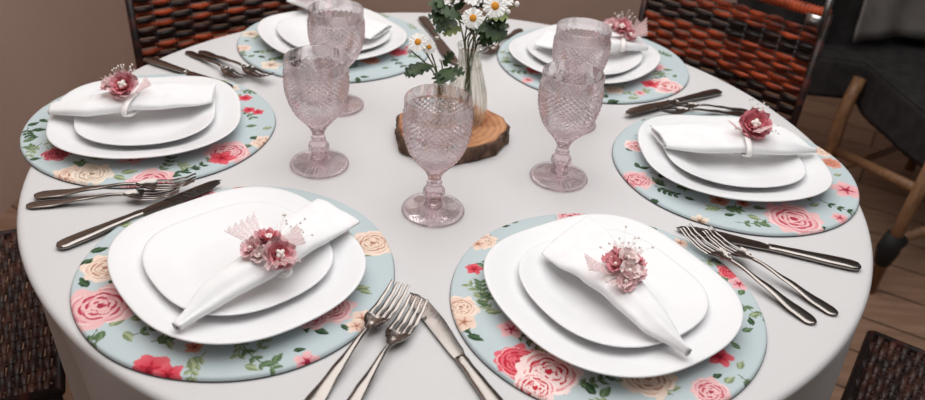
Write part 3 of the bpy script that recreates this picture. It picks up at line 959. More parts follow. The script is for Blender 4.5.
def make_knife():
    root = thing('table_knife', 'x', 'knife')
    b = MB(); rows = []
    W = [(0, .003), (.003, .0078), (.010, .0098), (.03, .0096), (.07, .0074), (.095, .0062), (.102, .0066), (.108, .0060)]
    T = [(0, .0012), (.004, .0030), (.02, .0038), (.07, .0036), (.1, .0032), (.108, .0028)]
    for i in range(40):
        x = .108 * (i / 39) ** 1.2
        w_, t_ = sinterp(x, W), sinterp(x, T)
        row = []
        for k in range(18):
            a = 2 * PI * k / 18
            c, s_ = math.cos(a), math.sin(a)
            row.append((x, w_ * abs(c) ** .75 * (1 if c > 0 else -1), .0040 + t_ * abs(s_) ** .75 * (1 if s_ > 0 else -1)))
        rows.append(row)
    b.grid(rows, close_u=True, cap0=True, cap1=True)
    b.build('handle', M['steel'], root)
    b = MB()
    up_, lo = [], []
    n = 40
    for i in range(n):
        u = i / (n - 1)
        x = .106 + .114 * u
        back = interp(u, [(0, .0058), (.1, .0070), (.7, .0088), (.88, .0080), (.96, .0050), (1, .0005)])
        edge = -sinterp(u, [(0, .0060), (.12, .0090), (.55, .0125), (.8, .0112), (.93, .0065), (1, -.0003)])
        if .35 < u < .9 and i % 2: edge += .0005
        zc = .0036
        up_.append([(x, back, zc + .0007), (x, lerp(back, edge, .5), zc + .0010), (x, edge, zc + .0001), (x, edge, zc - .0001), (x, lerp(back, edge, .5), zc - .0010), (x, back, zc - .0007)])
    b.grid(up_, close_u=True, cap0=True, cap1=True)
    b.build('blade', M['steel'], root, smooth=True, angle=30)
    return root


fork0 = make_fork(); knife0 = make_knife()
USED = {'f': False, 'k': False}


def lay(kind, end, tip, z0, z1, label, L=None, mirror=False, roll=0.0, free=False):
    """end / tip: where the handle's end and the tip lie; z0 / z1 heights there above the tabletop"""
    src = fork0 if kind == 'f' else knife0
    o = src if not USED[kind] else dup(src)
    USED[kind] = True
    o['label'] = label
    o['group'] = 'table forks' if kind == 'f' else 'table knives'
    full = .200 if kind == 'f' else .220
    A = at(end[0], end[1], z0 + .004); B = at(tip[0], tip[1], z1 + (.012 if kind == 'f' else .004))
    A.z = TZ + z0; B.z = TZ + z1
    d = B - A
    sc = 1.0 if free else d.length / full
    if L: sc = L / full
    d.normalize()
    if L: A = B - d * L
    y = Vector((0, 0, 1)).cross(d).normalized()
    z = d.cross(y)
    if roll:
        q = Matrix.Rotation(roll, 3, d); y = q @ y; z = q @ z
    if mirror: pass
    R = Matrix(((d.x, y.x, z.x), (d.y, y.y, z.y), (d.z, y.z, z.z)))
    o.rotation_euler = R.to_euler()
    o.location = A
    o.scale = (sc, sc, sc)
    return o


lay('f', (312, 403), (401, 284), .0005, .0075, 'left fork of the front pair, pointing up between the two front plates', L=.20)
lay('f', (353, 403), (419, 299), .0005, .0025, 'right fork of the front pair, tines touching the front knife', L=.20)
lay('k', (500, 410), (411, 292), .0005, .0005, 'steel knife in front, lying beside the front right placemat', L=.222)
lay('f', (26, 204), (180, 189), .0005, .0040, 'nearer of the two forks between the left and the front left plates')
lay('f', (34, 194), (196, 179), .0030, .0095, 'farther of the two forks, overlapping the left placemat')
lay('k', (57, 247), (222, 180), .0005, .0075, 'steel knife above the front left placemat, its tip on that placemat')
lay('f', (816, 322), (684, 227), .0005, .0105, 'nearer of the two forks right of the front right plate')
lay('f', (838, 313), (706, 229), .0005, .0095, 'farther of the two forks right of the front right plate, crossing the knife')
lay('k', (861, 267), (676, 227), .0005, .0015, 'steel knife below the right placemat, its handle near the table edge')
lay('k', (145, 58), (233, 87), .0005, .0065, 'steel knife behind the left plate, blade hidden behind the napkin')
lay('f', (187, 50), (244, 77), .0005, .0005, 'left fork of the pair lying left of the back left placemat')
lay('f', (200, 50), (270, 76), .0005, .0060, 'right fork of the pair, its tines on the back left placemat')
lay('k', (720, 91), (625, 113), .0005, .0065, 'steel knife in front of the back right placemat')
lay('f', (748, 109), (669, 101), .0005, .0110, 'farther fork behind the right plate, its tines over a knife')
lay('f', (746, 113), (655, 107), .0005, .0130, 'nearer fork just behind the rim of the right plate')
lay('k', (422, 17), (456, 64), .0005, .0005, 'steel knife standing out left of the vase at the far side of the table')
lay('f', (521, 28), (482, 54), .0005, .0005, 'right fork of the far pair, right of the vase')
lay('f', (507, 23), (472, 48), .0005, .0005, 'left fork of the far pair, partly behind daisy leaves')


# ------------------------------------------------------------------ goblets
def make_goblet():
    root = thing('goblet', 'x', 'goblet')
    # bowl: outer face with pressed diamonds, smooth inner face
    NC = 32; SUB = 2; N = NC * SUB
    outer = [(.052, .0085), (.056, .0098), (.062, .0125), (.070, .0180), (.080, .0262), (.092, .0335), (.106, .0385), (.122, .0415), (.136, .0420), (.146, .0416), (.150, .0408), (.160, .0408), (.1645, .0406)]
    NR = 13 * SUB
    # rounded through its knots
    OS = []
    for i in range(len(outer) - 1):
        a0 = outer[max(i - 1, 0)]; a1 = outer[i]; a2 = outer[i + 1]; a3 = outer[min(i + 2, len(outer) - 1)]
        m1 = (a2[1] - a0[1]) / (a2[0] - a0[0]); m2 = (a3[1] - a1[1]) / (a3[0] - a1[0]); hh = a2[0] - a1[0]
        for k in range(6):
            t_ = k / 6
            OS.append((a1[0] + hh * t_, (2 * t_**3 - 3 * t_**2 + 1) * a1[1] + (t_**3 - 2 * t_**2 + t_) * hh * m1 + (-2 * t_**3 + 3 * t_**2) * a2[1] + (t_**3 - t_**2) * hh * m2))
    OS.append(outer[-1])
    zs0, zs1 = .056, .146
    zr = [.052] + [zs0 + (zs1 - zs0) * i / NR for i in range(NR + 1)] + [.1475, .150, .156, .162, .1645]
    b = MB(); rows = []
    for z in zr:
        r = np.interp(z, [q[0] for q in OS], [q[1] for q in OS])
        # smooth interpolation between knots
        row = []
        for k in range(N):
            th = 2 * PI * k / N
            d = 0
            if zs0 <= z <= zs1:
                u = k / SUB; v = round((z - zs0) / (zs1 - zs0) * NR) / SUB
                a = (u + v) % 1.0; c = (u - v) % 1.0
                d = min(a, 1 - a, c, 1 - c) * 2      # 0 in the grooves .. 1 at a point
                fade = min(1, (z - zs0) / .012)
                d = (d - .5) * .0024 * max(fade, 0) * min(1, r / .03)
            row.append(((r + d) * math.cos(th), (r + d) * math.sin(th), z))
        rows.append(row)
    inner = [(.1655, .0400), (.1650, .0392), (.160, .0389), (.148, .0388), (.136, .0389), (.122, .0382), (.106, .0350), (.092, .0298), (.080, .0222), (.073, .0150), (.068, .0085), (.0665, .001)]
    for z, r in inner:
        rows.append([(r * math.cos(2 * PI * k / N), r * math.sin(2 * PI * k / N), z) for k in range(N)])
    vs = [p for r_ in rows for p in r_]; fs = []
    for i in range(len(rows) - 1):
        for k in range(N):
            a = i * N + k; b_ = i * N + (k + 1) % N; c = (i + 1) * N + (k + 1) % N; d_ = (i + 1) * N + k
            if 1 <= i <= NR:
                if (k + i - 1) % 2 == 0: fs += [(a, b_, c), (a, c, d_)]
                else: fs += [(a, b_, d_), (b_, c, d_)]
            else: fs.append((a, b_, c, d_))
    fs.append(tuple(range(N))[::-1]); fs.append(tuple((len(rows) - 1) * N + k for k in range(N)))
    b.add(vs, fs)
    b.build('bowl', M['pink_glass'], root, angle=11)
    # stem with a faceted knop
    b = MB()
    prof = [(.001, .0105), (.0125, .0105), (.0118, .014), (.0092, .0165), (.0105, .0185), (.0105, .021), (.0100, .0225), (.0135, .0275), (.0142, .031), (.0135, .0345), (.0098, .0395), (.0088, .041), (.0098, .0425), (.0100, .045), (.0085, .0475), (.0085, .0519), (.001, .0519)]
    def fn(r, z, th):
        if .024 < z < .038:
            return r * (1 + .035 * math.cos(12 * th + (z > .031) * PI))
        return r * (1 + .02 * math.cos(8 * th))
    b.lathe(prof, 48, fn=fn)
    b.build('stem', M['pink_glass'], root, angle=25)
    # foot with radial ribs
    b = MB()
    rows = []
    N = 192
    def rg(r, z, amp=0.0):
        row = []
        for k in range(N):
            th = 2 * PI * k / N
            w = (k % 6) / 6
            w = abs(w * 2 - 1)
            row.append((r * math.cos(th), r * math.sin(th), z + amp * (w - .5)))
        return row
    for r, z in [(.001, .0016), (.030, .0012), (.0380, .0004), (.0402, .0010), (.0407, .0026), (.0400, .0040), (.0382, .0047), (.0358, .0049)]: rows.append(rg(r, z))
    rows.append(rg(.0350, .0048, .0018))
    for r, z in [(.030, .0054), (.024, .0062), (.0185, .0074)]: rows.append(rg(r, z, .0020 * min(1, r / .028)))
    for r, z in [(.0165, .0084), (.0135, .0100), (.001, .0104)]: rows.append(rg(r, z))
    b.grid(rows, close_u=True, cap0=True, cap1=True)
    b.build('foot', M['pink_glass'], root, angle=20)
    return root


g0 = make_goblet()
for i, (px, py, lab) in enumerate([
        (319.5, 165, 'pink diamond-pressed goblet, nearer of the two left goblets'),
        (433, 211, 'pink diamond-pressed goblet in the middle, in front of the wood slice'),
        (558.5, 178, 'pink diamond-pressed goblet, nearer of the two right goblets'),
        (338, 106, 'pink diamond-pressed goblet, rearmost on the left, in front of the back left plate'),
        (570, 124, 'pink diamond-pressed goblet, rearmost on the right, in front of the back right plate')]):
    o = g0 if i == 0 else dup(g0)
    p = at(px, py)
    o.location = (p.x, p.y, TZ + .0003); o.rotation_euler = (0, 0, .3 * i); o.scale = (1.0, 1.0, .965)
    tag(o, lab, 'goblet', 'pink pressed glass goblets')


# ------------------------------------------------------------------ wood slice, vases, daisies
SL = Vector((-.008, .028, 0))
root = thing('wood_slice', 'round slice of wood with dark bark under the vase', 'wood slice', (SL.x, SL.y, TZ + .0005))


def slr(th):
    return .0815 + .003 * math.sin(2 * th + .5) + .003 * math.sin(3 * th + 1) + .0015 * math.sin(7 * th) + .001 * math.sin(13 * th + 2)


b = MB(); N = 180
rows = []
for q, z in [(.01, .0), (.97, .0), (.99, .002)] + [(1.0, x) for x in np.linspace(.004, .020, 7)] + [(.985, .0225), (.965, .0232)]:
    row = []
    for k in range(N):
        th = 2 * PI * k / N
        nz = noise.noise(Vector((math.cos(th) * 9, math.sin(th) * 9, z * 90))) * .0035 + noise.noise(Vector((math.cos(th) * 30, math.sin(th) * 30, z * 260))) * .0018
        r = slr(th) * q + (nz if q > .98 else 0)
        row.append((r * math.cos(th), r * math.sin(th), z))
    rows.append(row)
b.grid(rows, close_u=True, cap0=True, cap1=True)
b.build('bark', M['bark'], root)
b = MB()
b.grid([[(slr(2 * PI * k / N) * q * math.cos(2 * PI * k / N), slr(2 * PI * k / N) * q * math.sin(2 * PI * k / N), z) for k in range(N)] for q, z in [(.955, .0225), (.955, .0245), (.9, .0248), (.5, .0249), (.01, .025)]], close_u=True, cap0=True, cap1=True)
b.build('sawn_face', M['rings'], root)
SLT = TZ + .0258

VC = at(465, 121, .025)
root = thing('vase', 'clear ribbed glass bottle vase of daisies standing on the wood slice', 'vase', (VC.x, VC.y, SLT))


def vfn(r, z, th):
    k = 1 if .006 < z < .082 else 0
    return r * (1 + .022 * k * math.cos(22 * th))


outer = [(.001, .0), (.022, .0), (.0265, .003), (.0300, .012), (.0305, .028), (.0290, .045), (.0250, .062), (.0200, .080), (.0170, .092), (.0163, .104), (.0168, .112), (.0190, .117), (.0190, .120)]
inner = [(.0170, .120), (.0152, .114), (.0148, .104), (.0155, .092), (.0184, .080), (.0234, .062), (.0274, .045), (.0288, .028), (.0280, .012), (.025, .005), (.001, .004)]
b = MB(); b.lathe(outer + inner, 132, fn=vfn)
b.build('bottle', M['clear_glass'], root)
b = MB(); rows = []
for k in range(60):
    th = 2 * PI * k / 60
    rows.append([(math.cos(th) * (.0176 + .0009 * math.cos(q)), math.sin(th) * (.0176 + .0009 * math.cos(q)), .0895 + .0009 * math.sin(q)) for q in [2 * PI * m / 6 for m in range(6)]])
b.grid(rows, close_u=True, close_v=True)
b.build('neck_ring', M['clear_glass'], root)

VC2 = at(438, 126, .025)
root = thing('bud_vase', 'small clear glass bottle with a daisy sprig, behind the middle goblet', 'vase', (VC2.x, VC2.y, SLT))
outer = [(.001, .0), (.013, .0), (.0155, .002), (.0160, .010), (.0158, .030), (.0130, .042), (.0095, .050), (.0092, .060), (.0112, .063), (.0112, .065)]
inner = [(.0092, .065), (.0080, .061), (.0080, .051), (.0112, .042), (.0142, .030), (.0145, .010), (.0130, .004), (.001, .003)]
b = MB(); b.lathe(outer + inner, 64, fn=lambda r, z, th: r)
b.build('bottle', M['clear_glass'], root)


def atd(px, py, yw):
    """point seen at (px, py) on the vertical plane y = yw"""
    d = fw + cr * ((px - 462.5) / F_PX) - cu * ((py - 200) / F_PX)
    return CO + d * ((yw - CO.y) / d.y)


def daisy_head(root, c, nrm, R, seed):
    r = random.Random(seed)
    A, B, n = frame_of(nrm)
    b = MB()
    N = 15
    for lay_ in range(2):
        for k in range(N):
            a = 2 * PI * (k + .5 * lay_) / N + r.uniform(-.08, .08)
            d = A * math.cos(a) + B * math.sin(a); s = n.cross(d)
            L = R * r.uniform(.88, 1.05) * (1 - .08 * lay_); W = R * .14
            rows = []
            dr = r.uniform(-.12, .10)
            for i in range(6):
                u = i / 5
                w = W * (.45 + .75 * math.sin(PI * min(u, .93) ** 1.1) ** .8)
                rows.append([c + d * (R * .18 + (L - R * .18) * u) + s * (v * w) + n * (R * (.05 * lay_ + dr * u * u - .06 * v * v)) for v in (-1, -.5, 0, .5, 1)])
            b.grid(rows)
    b.build('petals', M['daisy_petal'], root)
    b = MB()
    rows = []
    for i in range(7):
        ph = PI / 2 * i / 6
        rr = R * .33 * math.cos(ph) + .00005
        rows.append([c + A * rr * math.cos(q) + B * rr * math.sin(q) + n * (R * .20 * math.sin(ph) + .0003) for q in [2 * PI * m / 16 for m in range(16)]])
    b.grid(rows, close_u=True, cap0=True, cap1=True)
    b.build('flower_center', M['daisy_eye'], root)


def leafblade(b, c, d, nrm, L, W, lobes=3, seed=0):
    """lobed chrysanthemum leaf"""
    r = random.Random(seed)
    d = Vector(d).normalized(); n = Vector(nrm); n = (n - d * n.dot(d)).normalized(); s = n.cross(d)
    rows = []
    for i in range(22):
        u = i / 21
        lob = .22 + .78 * abs(math.sin(u * PI * (lobes + .4) + .35)) ** .8
        w = W * math.sin(PI * min(.98, .06 + .9 * u)) ** .6 * lob
        cdrop = -.18 * L * u * u
        rows.append([c + d * (L * u + (abs(v)) * w * .35) + s * (v * w) + n * (cdrop + .18 * w * abs(v)) for v in (-1, -.5, 0, .5, 1)])
    b.grid(rows)


def flower_stem(vbase, mouth, head, nrm, R, label, leaves=(), seed=0, bud=False, name='daisy', lm='leaf'):
    mouth = Vector(mouth); head = Vector(head); vbase = Vector(vbase)
    root = thing(name, label, 'flower' if name != 'leaf_sprig' else 'leaves', vbase)
    I = vbase
    n = Vector(nrm).normalized()
    path = []
    P0, P1, P2 = vbase, mouth, head - n * R * .1
    path = [P0.lerp(P1, t_ / 5) for t_ in range(5)]
    ctrl = P1 + (P1 - P0).normalized() * (P2 - P1).length * .35
    for k in range(8):
        t_ = k / 7
        path.append(P1 * (1 - t_) ** 2 + ctrl * 2 * t_ * (1 - t_) + P2 * t_ ** 2)
    b = MB(); b.tube([p - I for p in path], .0011, 7)
    b.build('stem', M['stem'], root)
    if name == 'daisy':
        daisy_head(root, head - I, nrm, R, seed)
    elif name == 'flower_bud':
        b = MB()
        b.sphere(head - I, R, 8, (1, 1, 1.15))
        b.build('bud', M['daisy_petal'], root)
    for k, (p, d, L, W) in enumerate(leaves):
        b = MB(); leafblade(b, Vector(p) - I, d, (0, -.5, .9), L, W, 3, seed + k)
        b.build('leaf', M[lm] if k % 4 != 3 else M['leaf_light'], root)


BZ = SLT + .0055
MOUTH = Vector((VC.x, VC.y, SLT + .117))
yv = VC.y
def HP(px, py, dy=0.0): return atd(px, py, yv + dy)
def vb(k):
    a = k * 2.4
    return Vector((VC.x + .013 * math.cos(a), VC.y + .013 * math.sin(a), BZ))
def mo(k):
    a = k * 2.4 + 2.6
    return MOUTH + Vector((.0085 * math.cos(a), .0085 * math.sin(a), 0))
def lf(px, py, d, L, W, dy=0.0): return (HP(px, py, dy), d, L, W)


flower_stem(vb(0), mo(0), HP(473, 18, -.035), (.05, -.85, .45), .0150, 'daisy facing the viewer, lowest of the vase, just over its mouth', [lf(466, 26, (.4, -.3, .1), .030, .012, -.02), lf(462, 18, (-.6, -.2, .3), .03, .012, -.02)], 1)
flower_stem(vb(1), mo(1), HP(495, 6, -.02), (.2, -.85, .5), .0170, 'largest daisy, top right of the vase, turned slightly right', [lf(484, 24, (.9, -.2, -.25), .034, .013), lf(478, 26, (.7, -.4, -.5), .030, .013, -.01), lf(488, 18, (.8, -.3, -.1), .028, .012)], 2)
flower_stem(vb(2), mo(2), HP(474, -4, -.01), (.0, -.7, .7), .0150, 'daisy cut by the top of the photo above the lowest daisy', [lf(470, 10, (.2, -.4, .6), .028, .012)], 3)
flower_stem(vb(3), mo(3), HP(452, -2, .0), (-.3, -.6, .7), .0130, 'white daisy at the top left of the vase bunch', [lf(452, 16, (-.8, -.3, .1), .032, .013), lf(448, 10, (-.7, -.2, .35), .028, .012), lf(452, 26, (-.8, -.4, -.1), .026, .009, -.01)], 4)
flower_stem(vb(4), mo(4), HP(507, -2, .01), (.5, -.5, .7), .0120, 'small daisy at the upper right end of the vase bunch', [lf(492, 24, (.6, -.4, -.4), .026, .012, .005)], 5)
flower_stem(vb(5), mo(5), HP(508, 12, .0), (0, 0, 1), .0035, 'lower of two white buds right of the largest daisy', [lf(484, 28, (.4, -.5, -.6), .024, .010, .0)], 6, name='flower_bud')
flower_stem(vb(6), mo(6), HP(517, 4, .01), (0, 0, 1), .0035, 'upper of two white buds right of the largest daisy', [], 7, name='flower_bud')
flower_stem(vb(7), mo(7), HP(446, 12, .01), (-.5, -.3, .7), .003, 'dark green lobed leaves at the left of the vase mouth',
            [lf(458, 24, (-.9, -.2, .15), .034, .015), lf(456, 14, (-.7, -.1, .6), .034, .014), lf(460, 10, (-.2, -.2, .9), .030, .014), lf(462, 28, (-.8, -.5, -.1), .028, .010, -.01), lf(464, 20, (.1, -.5, .6), .030, .014, -.005), lf(450, 12, (-.9, .0, .2), .024, .010)], 8, name='leaf_sprig')
flower_stem(vb(8), mo(8), HP(486, 20, .01), (.5, -.3, .7), .003, 'dark green lobed leaves hanging right of the vase mouth',
            [lf(480, 24, (.8, -.3, -.35), .036, .015, -.01), lf(490, 24, (.5, -.3, -.7), .026, .012), lf(482, 30, (.2, -.4, -.7), .022, .010, -.01), lf(486, 16, (.9, -.2, .2), .030, .013), lf(474, 10, (.4, -.2, .8), .030, .013)], 9, name='leaf_sprig')

yb = VC2.y
def HQ(px, py, dy=0.0): return atd(px, py, yb + dy)
def lq(px, py, d, L, W, dy=0.0): return (HQ(px, py, dy), d, L, W)
vb2 = lambda k: Vector((VC2.x + .006 * math.cos(k * 2.2), VC2.y + .006 * math.sin(k * 2.2), SLT + .005))
mo2 = lambda k: Vector((VC2.x + .004 * math.cos(k * 2.2 + 2), VC2.y + .004 * math.sin(k * 2.2 + 2), SLT + .064))
flower_stem(vb2(0), mo2(0), HQ(418, 42, -.01), (-.2, -.7, .6), .0145, 'daisy of the small bottle, leftmost of all the daisies',
            [lq(430, 68, (-.8, -.4, .0), .030, .012, -.01), lq(424, 64, (-.6, -.4, -.3), .028, .012, -.01), lq(434, 66, (-.1, -.6, .3), .028, .012, -.012)], 11)
flower_stem(vb2(1), mo2(1), HQ(429, 47, -.008), (.1, -.8, .5), .0105, 'smaller daisy beside the leftmost one, in the small bottle',
            [lq(440, 70, (.5, -.6, .0), .030, .013, -.01), lq(446, 70, (.9, -.3, .1), .026, .011)], 12)
flower_stem(vb2(2), mo2(2), HQ(441, 60, .0), (0, 0, 1), .0028, 'tiny white bud over the neck of the small bottle',
            [lq(438, 72, (.2, -.7, -.1), .028, .013, -.012), lq(444, 66, (.3, -.1, .7), .024, .010)], 13, name='flower_bud')
flower_stem(vb2(3), mo2(3), HQ(410, 50, .0), (-.5, 0, 1), .0045, 'white bud below the leftmost daisy, nearest the back left placemat', [lq(420, 66, (-.8, -.3, -.4), .024, .010, -.005)], 14, name='flower_bud')


# ------------------------------------------------------------------ wicker chairs
def weave(b, W, H, pitch, cell, mats_of_row, half=.0042, amp=.0042, horizontal=False, bow=.0, seed=0):
    """strands along x, stakes along z, centred on x, z from 0 to H"""
    r = random.Random(seed)
    rows_n = int(H / pitch)
    nc = int(W / cell)
    cell = W / nc
    for j in range(rows_n):
        z = (j + .5) * pitch
        rows = []
        n = nc * 6 + 1
        ph = PI * (j % 2)
        jit = [r.uniform(.85, 1.15) for _ in range(nc + 2)]
        b.cur = mats_of_row(j)
        for i in range(n):
            x = -W / 2 + W * i / (n - 1)
            q = (x + W / 2) / cell
            y = -amp * math.sin(PI * q + ph) * jit[int(q)] - bow * (1 - (2 * x / W) ** 2)
            bulge = .75 + .35 * abs(math.sin(PI * q))
            rows.append([(x, y + half * .7 * math.cos(a), z + pitch * .50 * bulge * math.sin(a) + .0006 * math.sin(3 * q + j)) for a in [2 * PI * k / 8 for k in range(8)]])
        b.grid(rows, close_u=True, cap0=True, cap1=True)
    b.cur = 1
    for i in range(nc + 1):
        x = -W / 2 + (i) * cell
        y = -bow * (1 - (2 * x / W) ** 2)
        b.tube([(x, y, 0), (x, y, H)], .0028, 6)
    b.cur = 0


def wicker_chair(loc, rz, label, rowmat, seed, bracket=False, backw=.41):
    root = thing('wicker_chair', label, 'chair', loc, rz, 'wicker chairs around the table')
    # local frame: the sitter faces -y ... the back stands at y = +.22, its face toward -y
    b = MB(); weave(b, backw, .402, .0103, .034, rowmat, half=.0044, amp=.0060, seed=seed, bow=-.012)
    bo = b.build('backrest', [M['wicker_red'], M['wicker_dark']], root)
    bo.location = (0, .215, .43); bo.rotation_euler = (-math.radians(3), 0, 0)
    b = MB()
    hw = backw / 2 + .004
    def bk(x, z, y=0): return (x, .215 + (z - .43) * math.tan(math.radians(3)) + y, z)
    for sx in (-1, 1):
        b = MB(); b.tube([bk(sx * hw, .40), bk(sx * hw, .862)], .0075, 10)
        b.build('back_post', M['wicker_dark'], root)
    b = MB()
    rows = []
    NN = 400
    for i in range(NN):
        x = -hw + 2 * hw * i / (NN - 1)
        c = Vector(bk(x, .860 + .002 * math.cos(x / hw)))
        rr = .0105 + .0012 * math.sin(2 * PI * x / .0075)
        rows.append([c + Vector((0, math.cos(q), math.sin(q))) * rr for q in [2 * PI * m / 10 for m in range(10)]])
    b.grid(rows, close_u=True, cap0=True, cap1=True)
    b.build('top_rail', M['wicker_red'], root)
    b = MB(); weave(b, .43, .43, .0100, .024, lambda j: 0, half=.0036, amp=.0034, seed=seed + 1)
    so = b.build('seat', [M['wicker_seat'], M['wicker_seat']], root)
    so.rotation_euler = (math.radians(90), 0, 0); so.location = (0, .20, .447)
    b = MB()
    c = [(-.215, -.23, .445), (.215, -.23, .445), (.215, .205, .445), (-.215, .205, .445)]
    for k in range(4): b.tube([c[k], c[(k + 1) % 4]], .008, 10)
    b.build('seat_frame', M['wicker_dark'], root)
    for sx, y in ((-1, -.215), (1, -.215), (-1, .20), (1, .20)):
        b = MB(); b.tube([(sx * .205, y, .44), (sx * .20, y, .0)], [.016, .012], 10)
        b.build('leg', M['dark_wood'], root)
    if bracket:
        b = MB()
        p = Vector(bk(hw - .004, .850, -.016))
        b.box(p + Vector((.003, 0, .045)), (.012, .004, .13)); b.box(p + Vector((-.014, 0, 0)), (.03, .004, .02))
        b.build('bracket', M['chrome'], root)
    return root


def rz_for(dx, dy):
    """rotation so that local +y points along (dx, dy)"""
    return math.atan2(dy, dx) - PI / 2


def chair_at(backc, d, *a, **k):
    d = Vector((d[0], d[1])).normalized()
    seat = Vector(backc) - d * .235
    return wicker_chair((seat.x, seat.y, 0), rz_for(d.x, d.y), *a, **k)


chair_at((-.466, .537), (-.60, .80), 'dark red-brown wicker chair with a woven back, behind the table at the upper left', lambda j: 0 if (j % 4 == 1 or j % 7 == 3) else 1, 1, backw=.405)
def band(j):
    z = .43 + (j + .5) * .0103 - .75
    return 0 if (-.055 < z < .022 or .055 < z < .105) and (j * 7) % 11 != 3 else 1
chair_at((.508, .510), (.643, .766), 'glossy red-brown wicker chair with a woven back, behind the table at the upper right', band, 2, bracket=True, backw=.358)
chair_at((-1.043, -.236), (-.91, -.41), 'dark brown wicker chair whose seat shows under the left table edge', lambda j: 1, 3)
chair_at((1.0, -.412), (.85, -.53), 'dark brown wicker chair whose seat shows at the lower right of the table', lambda j: 1, 4)


# ------------------------------------------------------------------ wooden chair at the right, draped in black
root = thing('wooden_chair', 'brown wooden chair with black seat cover, right of the table on the wooden floor', 'chair', (1.35, 1.05, 0))
O_ = Vector((1.35, 1.05, 0))
fa = at(868, 291, -.75)


def up_at(p, py):
    """height on the vertical through p that is seen at row py"""
    best = min(range(0, 1200), key=lambda k: abs(rowof(Vector((p.x, p.y, k / 1000))) - py))
    return best / 1000


def rowof(X):
    d = X - CO
    return 200 - F_PX * d.dot(cu) / d.dot(fw)


def bar(name, pts, r, m, flat=1.0):
    b = MB(); b.tube([Vector(p) - O_ for p in pts], r, 10, flat=flat)
    return b.build(name, m, root)


A0 = Vector((fa.x, fa.y, 0)); A1 = Vector((fa.x + .01, fa.y - .03, .47))
bar('leg', [A0, A1], .016, M['wood'])
B0 = Vector((1.13, 1.16, 0)); B1 = Vector((1.12, 1.17, .30)); B2 = Vector((1.15, 1.20, .42))
bar('leg', [B0, B1, (1.13, 1.18, .37), B2], .019, M['wood'])
bar('leg', [(1.62, 1.0, 0), (1.60, 1.0, .42)], .016, M['wood'])
bar('leg', [(1.55, 1.45, 0), (1.55, 1.45, .42)], .016, M['wood'])
bar('brace', [B0 + Vector((0, 0, .20)), A0 + Vector((.006, -.015, .335))], .014, M['wood'])
bar('stretcher', [A0 + Vector((0, 0, .16)), (1.62, 1.0, .17)], .013, M['wood'])
bar('stretcher', [B0 + Vector((0, 0, .12)), (1.55, 1.45, .12)], .011, M['wood'])
b = MB(); b.tube([A0 + Vector((.001, -.006, .10)) - O_, A0 + Vector((.001, -.008, .15)) - O_, A0 + Vector((.002, -.010, .195)) - O_], [.020, .030, .022], 9)
b.tube([A0 + Vector((0, -.006, .155)) - O_, A0 + Vector((.045, .020, .160)) - O_], [.026, .018], 9)
b.build('binding', M['dark_strap'], root)
# black cover over seat and back, hanging in soft folds


def drape(pts_top, drop, seed, depth=.02, nz=16, wave=14):
    rows = []
    r = random.Random(seed); p1 = r.uniform(0, 6)
    P = [Vector(p) for p in pts_top]
    L = [0]
    for a, c in zip(P[:-1], P[1:]): L.append(L[-1] + (c - a).length)
    n = 90
    pts = []
    for i in range(n):
        s = L[-1] * i / (n - 1)
        for k in range(len(P) - 1):
            if s <= L[k + 1] + 1e-9 or k == len(P) - 2:
                t_ = (s - L[k]) / (L[k + 1] - L[k]); pts.append((P[k].lerp(P[k + 1], min(t_, 1)), (P[k + 1] - P[k]).normalized())); break
    for j in range(nz):
        u = j / (nz - 1)
        row = []
        for i, (p, t_) in enumerate(pts):
            nn = Vector((t_.y, -t_.x, 0))
            w = depth * u * (math.sin(i / n * wave * 2 + p1) + .5 * math.sin(i / n * wave * 4.3 + 2 * p1))
            row.append(p + nn * (w + .01 * u) + Vector((0, 0, -drop * u)))
        rows.append(row)
    return rows


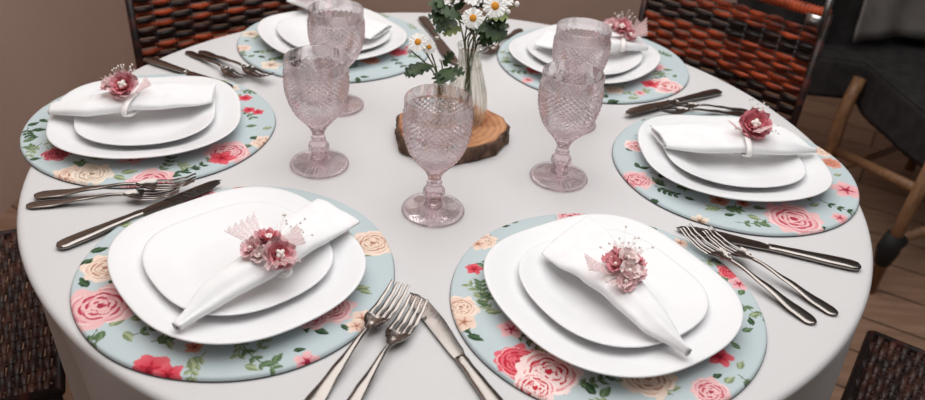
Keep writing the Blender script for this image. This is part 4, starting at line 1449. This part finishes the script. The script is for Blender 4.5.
b = MB()
seatc = [Vector((.86, 1.30, .45)), Vector((1.17, 1.24, .45)), Vector((1.20, .78, .46)), Vector((1.66, .96, .45)), Vector((1.60, 1.50, .45))]
seatc = [p - O_ for p in seatc]
b.grid(drape(seatc + [seatc[0]], .12, 3, .010, 10, 16))
b.add(seatc, [(0, 1, 2, 3, 4)])
so = b.build('seat_cover', M['black_fabric'], root)
sm = so.modifiers.new('thickness', 'SOLIDIFY'); sm.thickness = .006
b = MB()
bt = [Vector((.80, 1.285, 1.0)), Vector((1.60, 1.50, 1.0)), Vector((1.57, 1.55, 1.0)), Vector((.78, 1.335, 1.0))]
bt = [p - O_ for p in bt]
b.grid(drape(bt + [bt[0]], .66, 5, .014, 18, 20))
b.add(bt, [(0, 1, 2, 3)])
so = b.build('back_cover', M['black_fabric'], root)
sm = so.modifiers.new('thickness', 'SOLIDIFY'); sm.thickness = .006

b = MB()
jt = [Vector((1.135, 1.335, 1.01)), Vector((1.30, 1.380, 1.01)), Vector((1.50, 1.435, 1.01))]
b.grid(drape(jt, .52, 8, .014, 18, 4))
jo = b.build('jacket', M['grey_satin'])
jo.data.transform(Matrix.Translation(-Vector((1.30, 1.33, .95)))); jo.location = (1.30, 1.33, .95)
sm = jo.modifiers.new('thickness', 'SOLIDIFY'); sm.thickness = .008
tag(jo, 'grey cloth jacket hanging over the black chair back at the upper right', 'jacket')

# ------------------------------------------------------------------ light
def area(name, loc, target, size, power, col, sy=None):
    l = bpy.data.lights.new(name, 'AREA'); l.shape = 'RECTANGLE'; l.size = size; l.size_y = sy or size
    l.energy = power; l.color = col
    o = bpy.data.objects.new(name, l); COL.objects.link(o)
    o.location = loc
    o.rotation_euler = (Vector(target) - Vector(loc)).to_track_quat('-Z', 'Y').to_euler()
    return o


area('ceiling_lamp', (.05, .05, 2.35), (0, .0, .75), 2.1, 62, (1, .99, .98))
area('wall_fill', (-.2, 2.0, 2.5), (-.2, 2.4, .9), .5, 9, (1, .97, .94))  # added fill that brightens the upper back wall, no known lamp there
area('front_fill', (.3, -1.0, 2.7), (0, 0, .75), 1.6, 8, (1, .985, .97))  # weak fill added from the front to soften contrast on the table
w = bpy.data.worlds.new('world'); S.world = w; w.use_nodes = True
w.node_tree.nodes['Background'].inputs[0].default_value = (.54, .53, .52, 1)
w.node_tree.nodes['Background'].inputs[1].default_value = .33

S.view_settings.view_transform = 'Standard'
S.view_settings.look = 'None'
S.view_settings.gamma = 1
S.view_settings.exposure = -0.72
S.view_settings.use_curve_mapping = False
S.cycles.max_bounces = 16
S.cycles.transmission_bounces = 14
S.cycles.transparent_max_bounces = 24
S.cycles.caustics_reflective = False
S.cycles.caustics_refractive = True
S.cycles.use_denoising = True
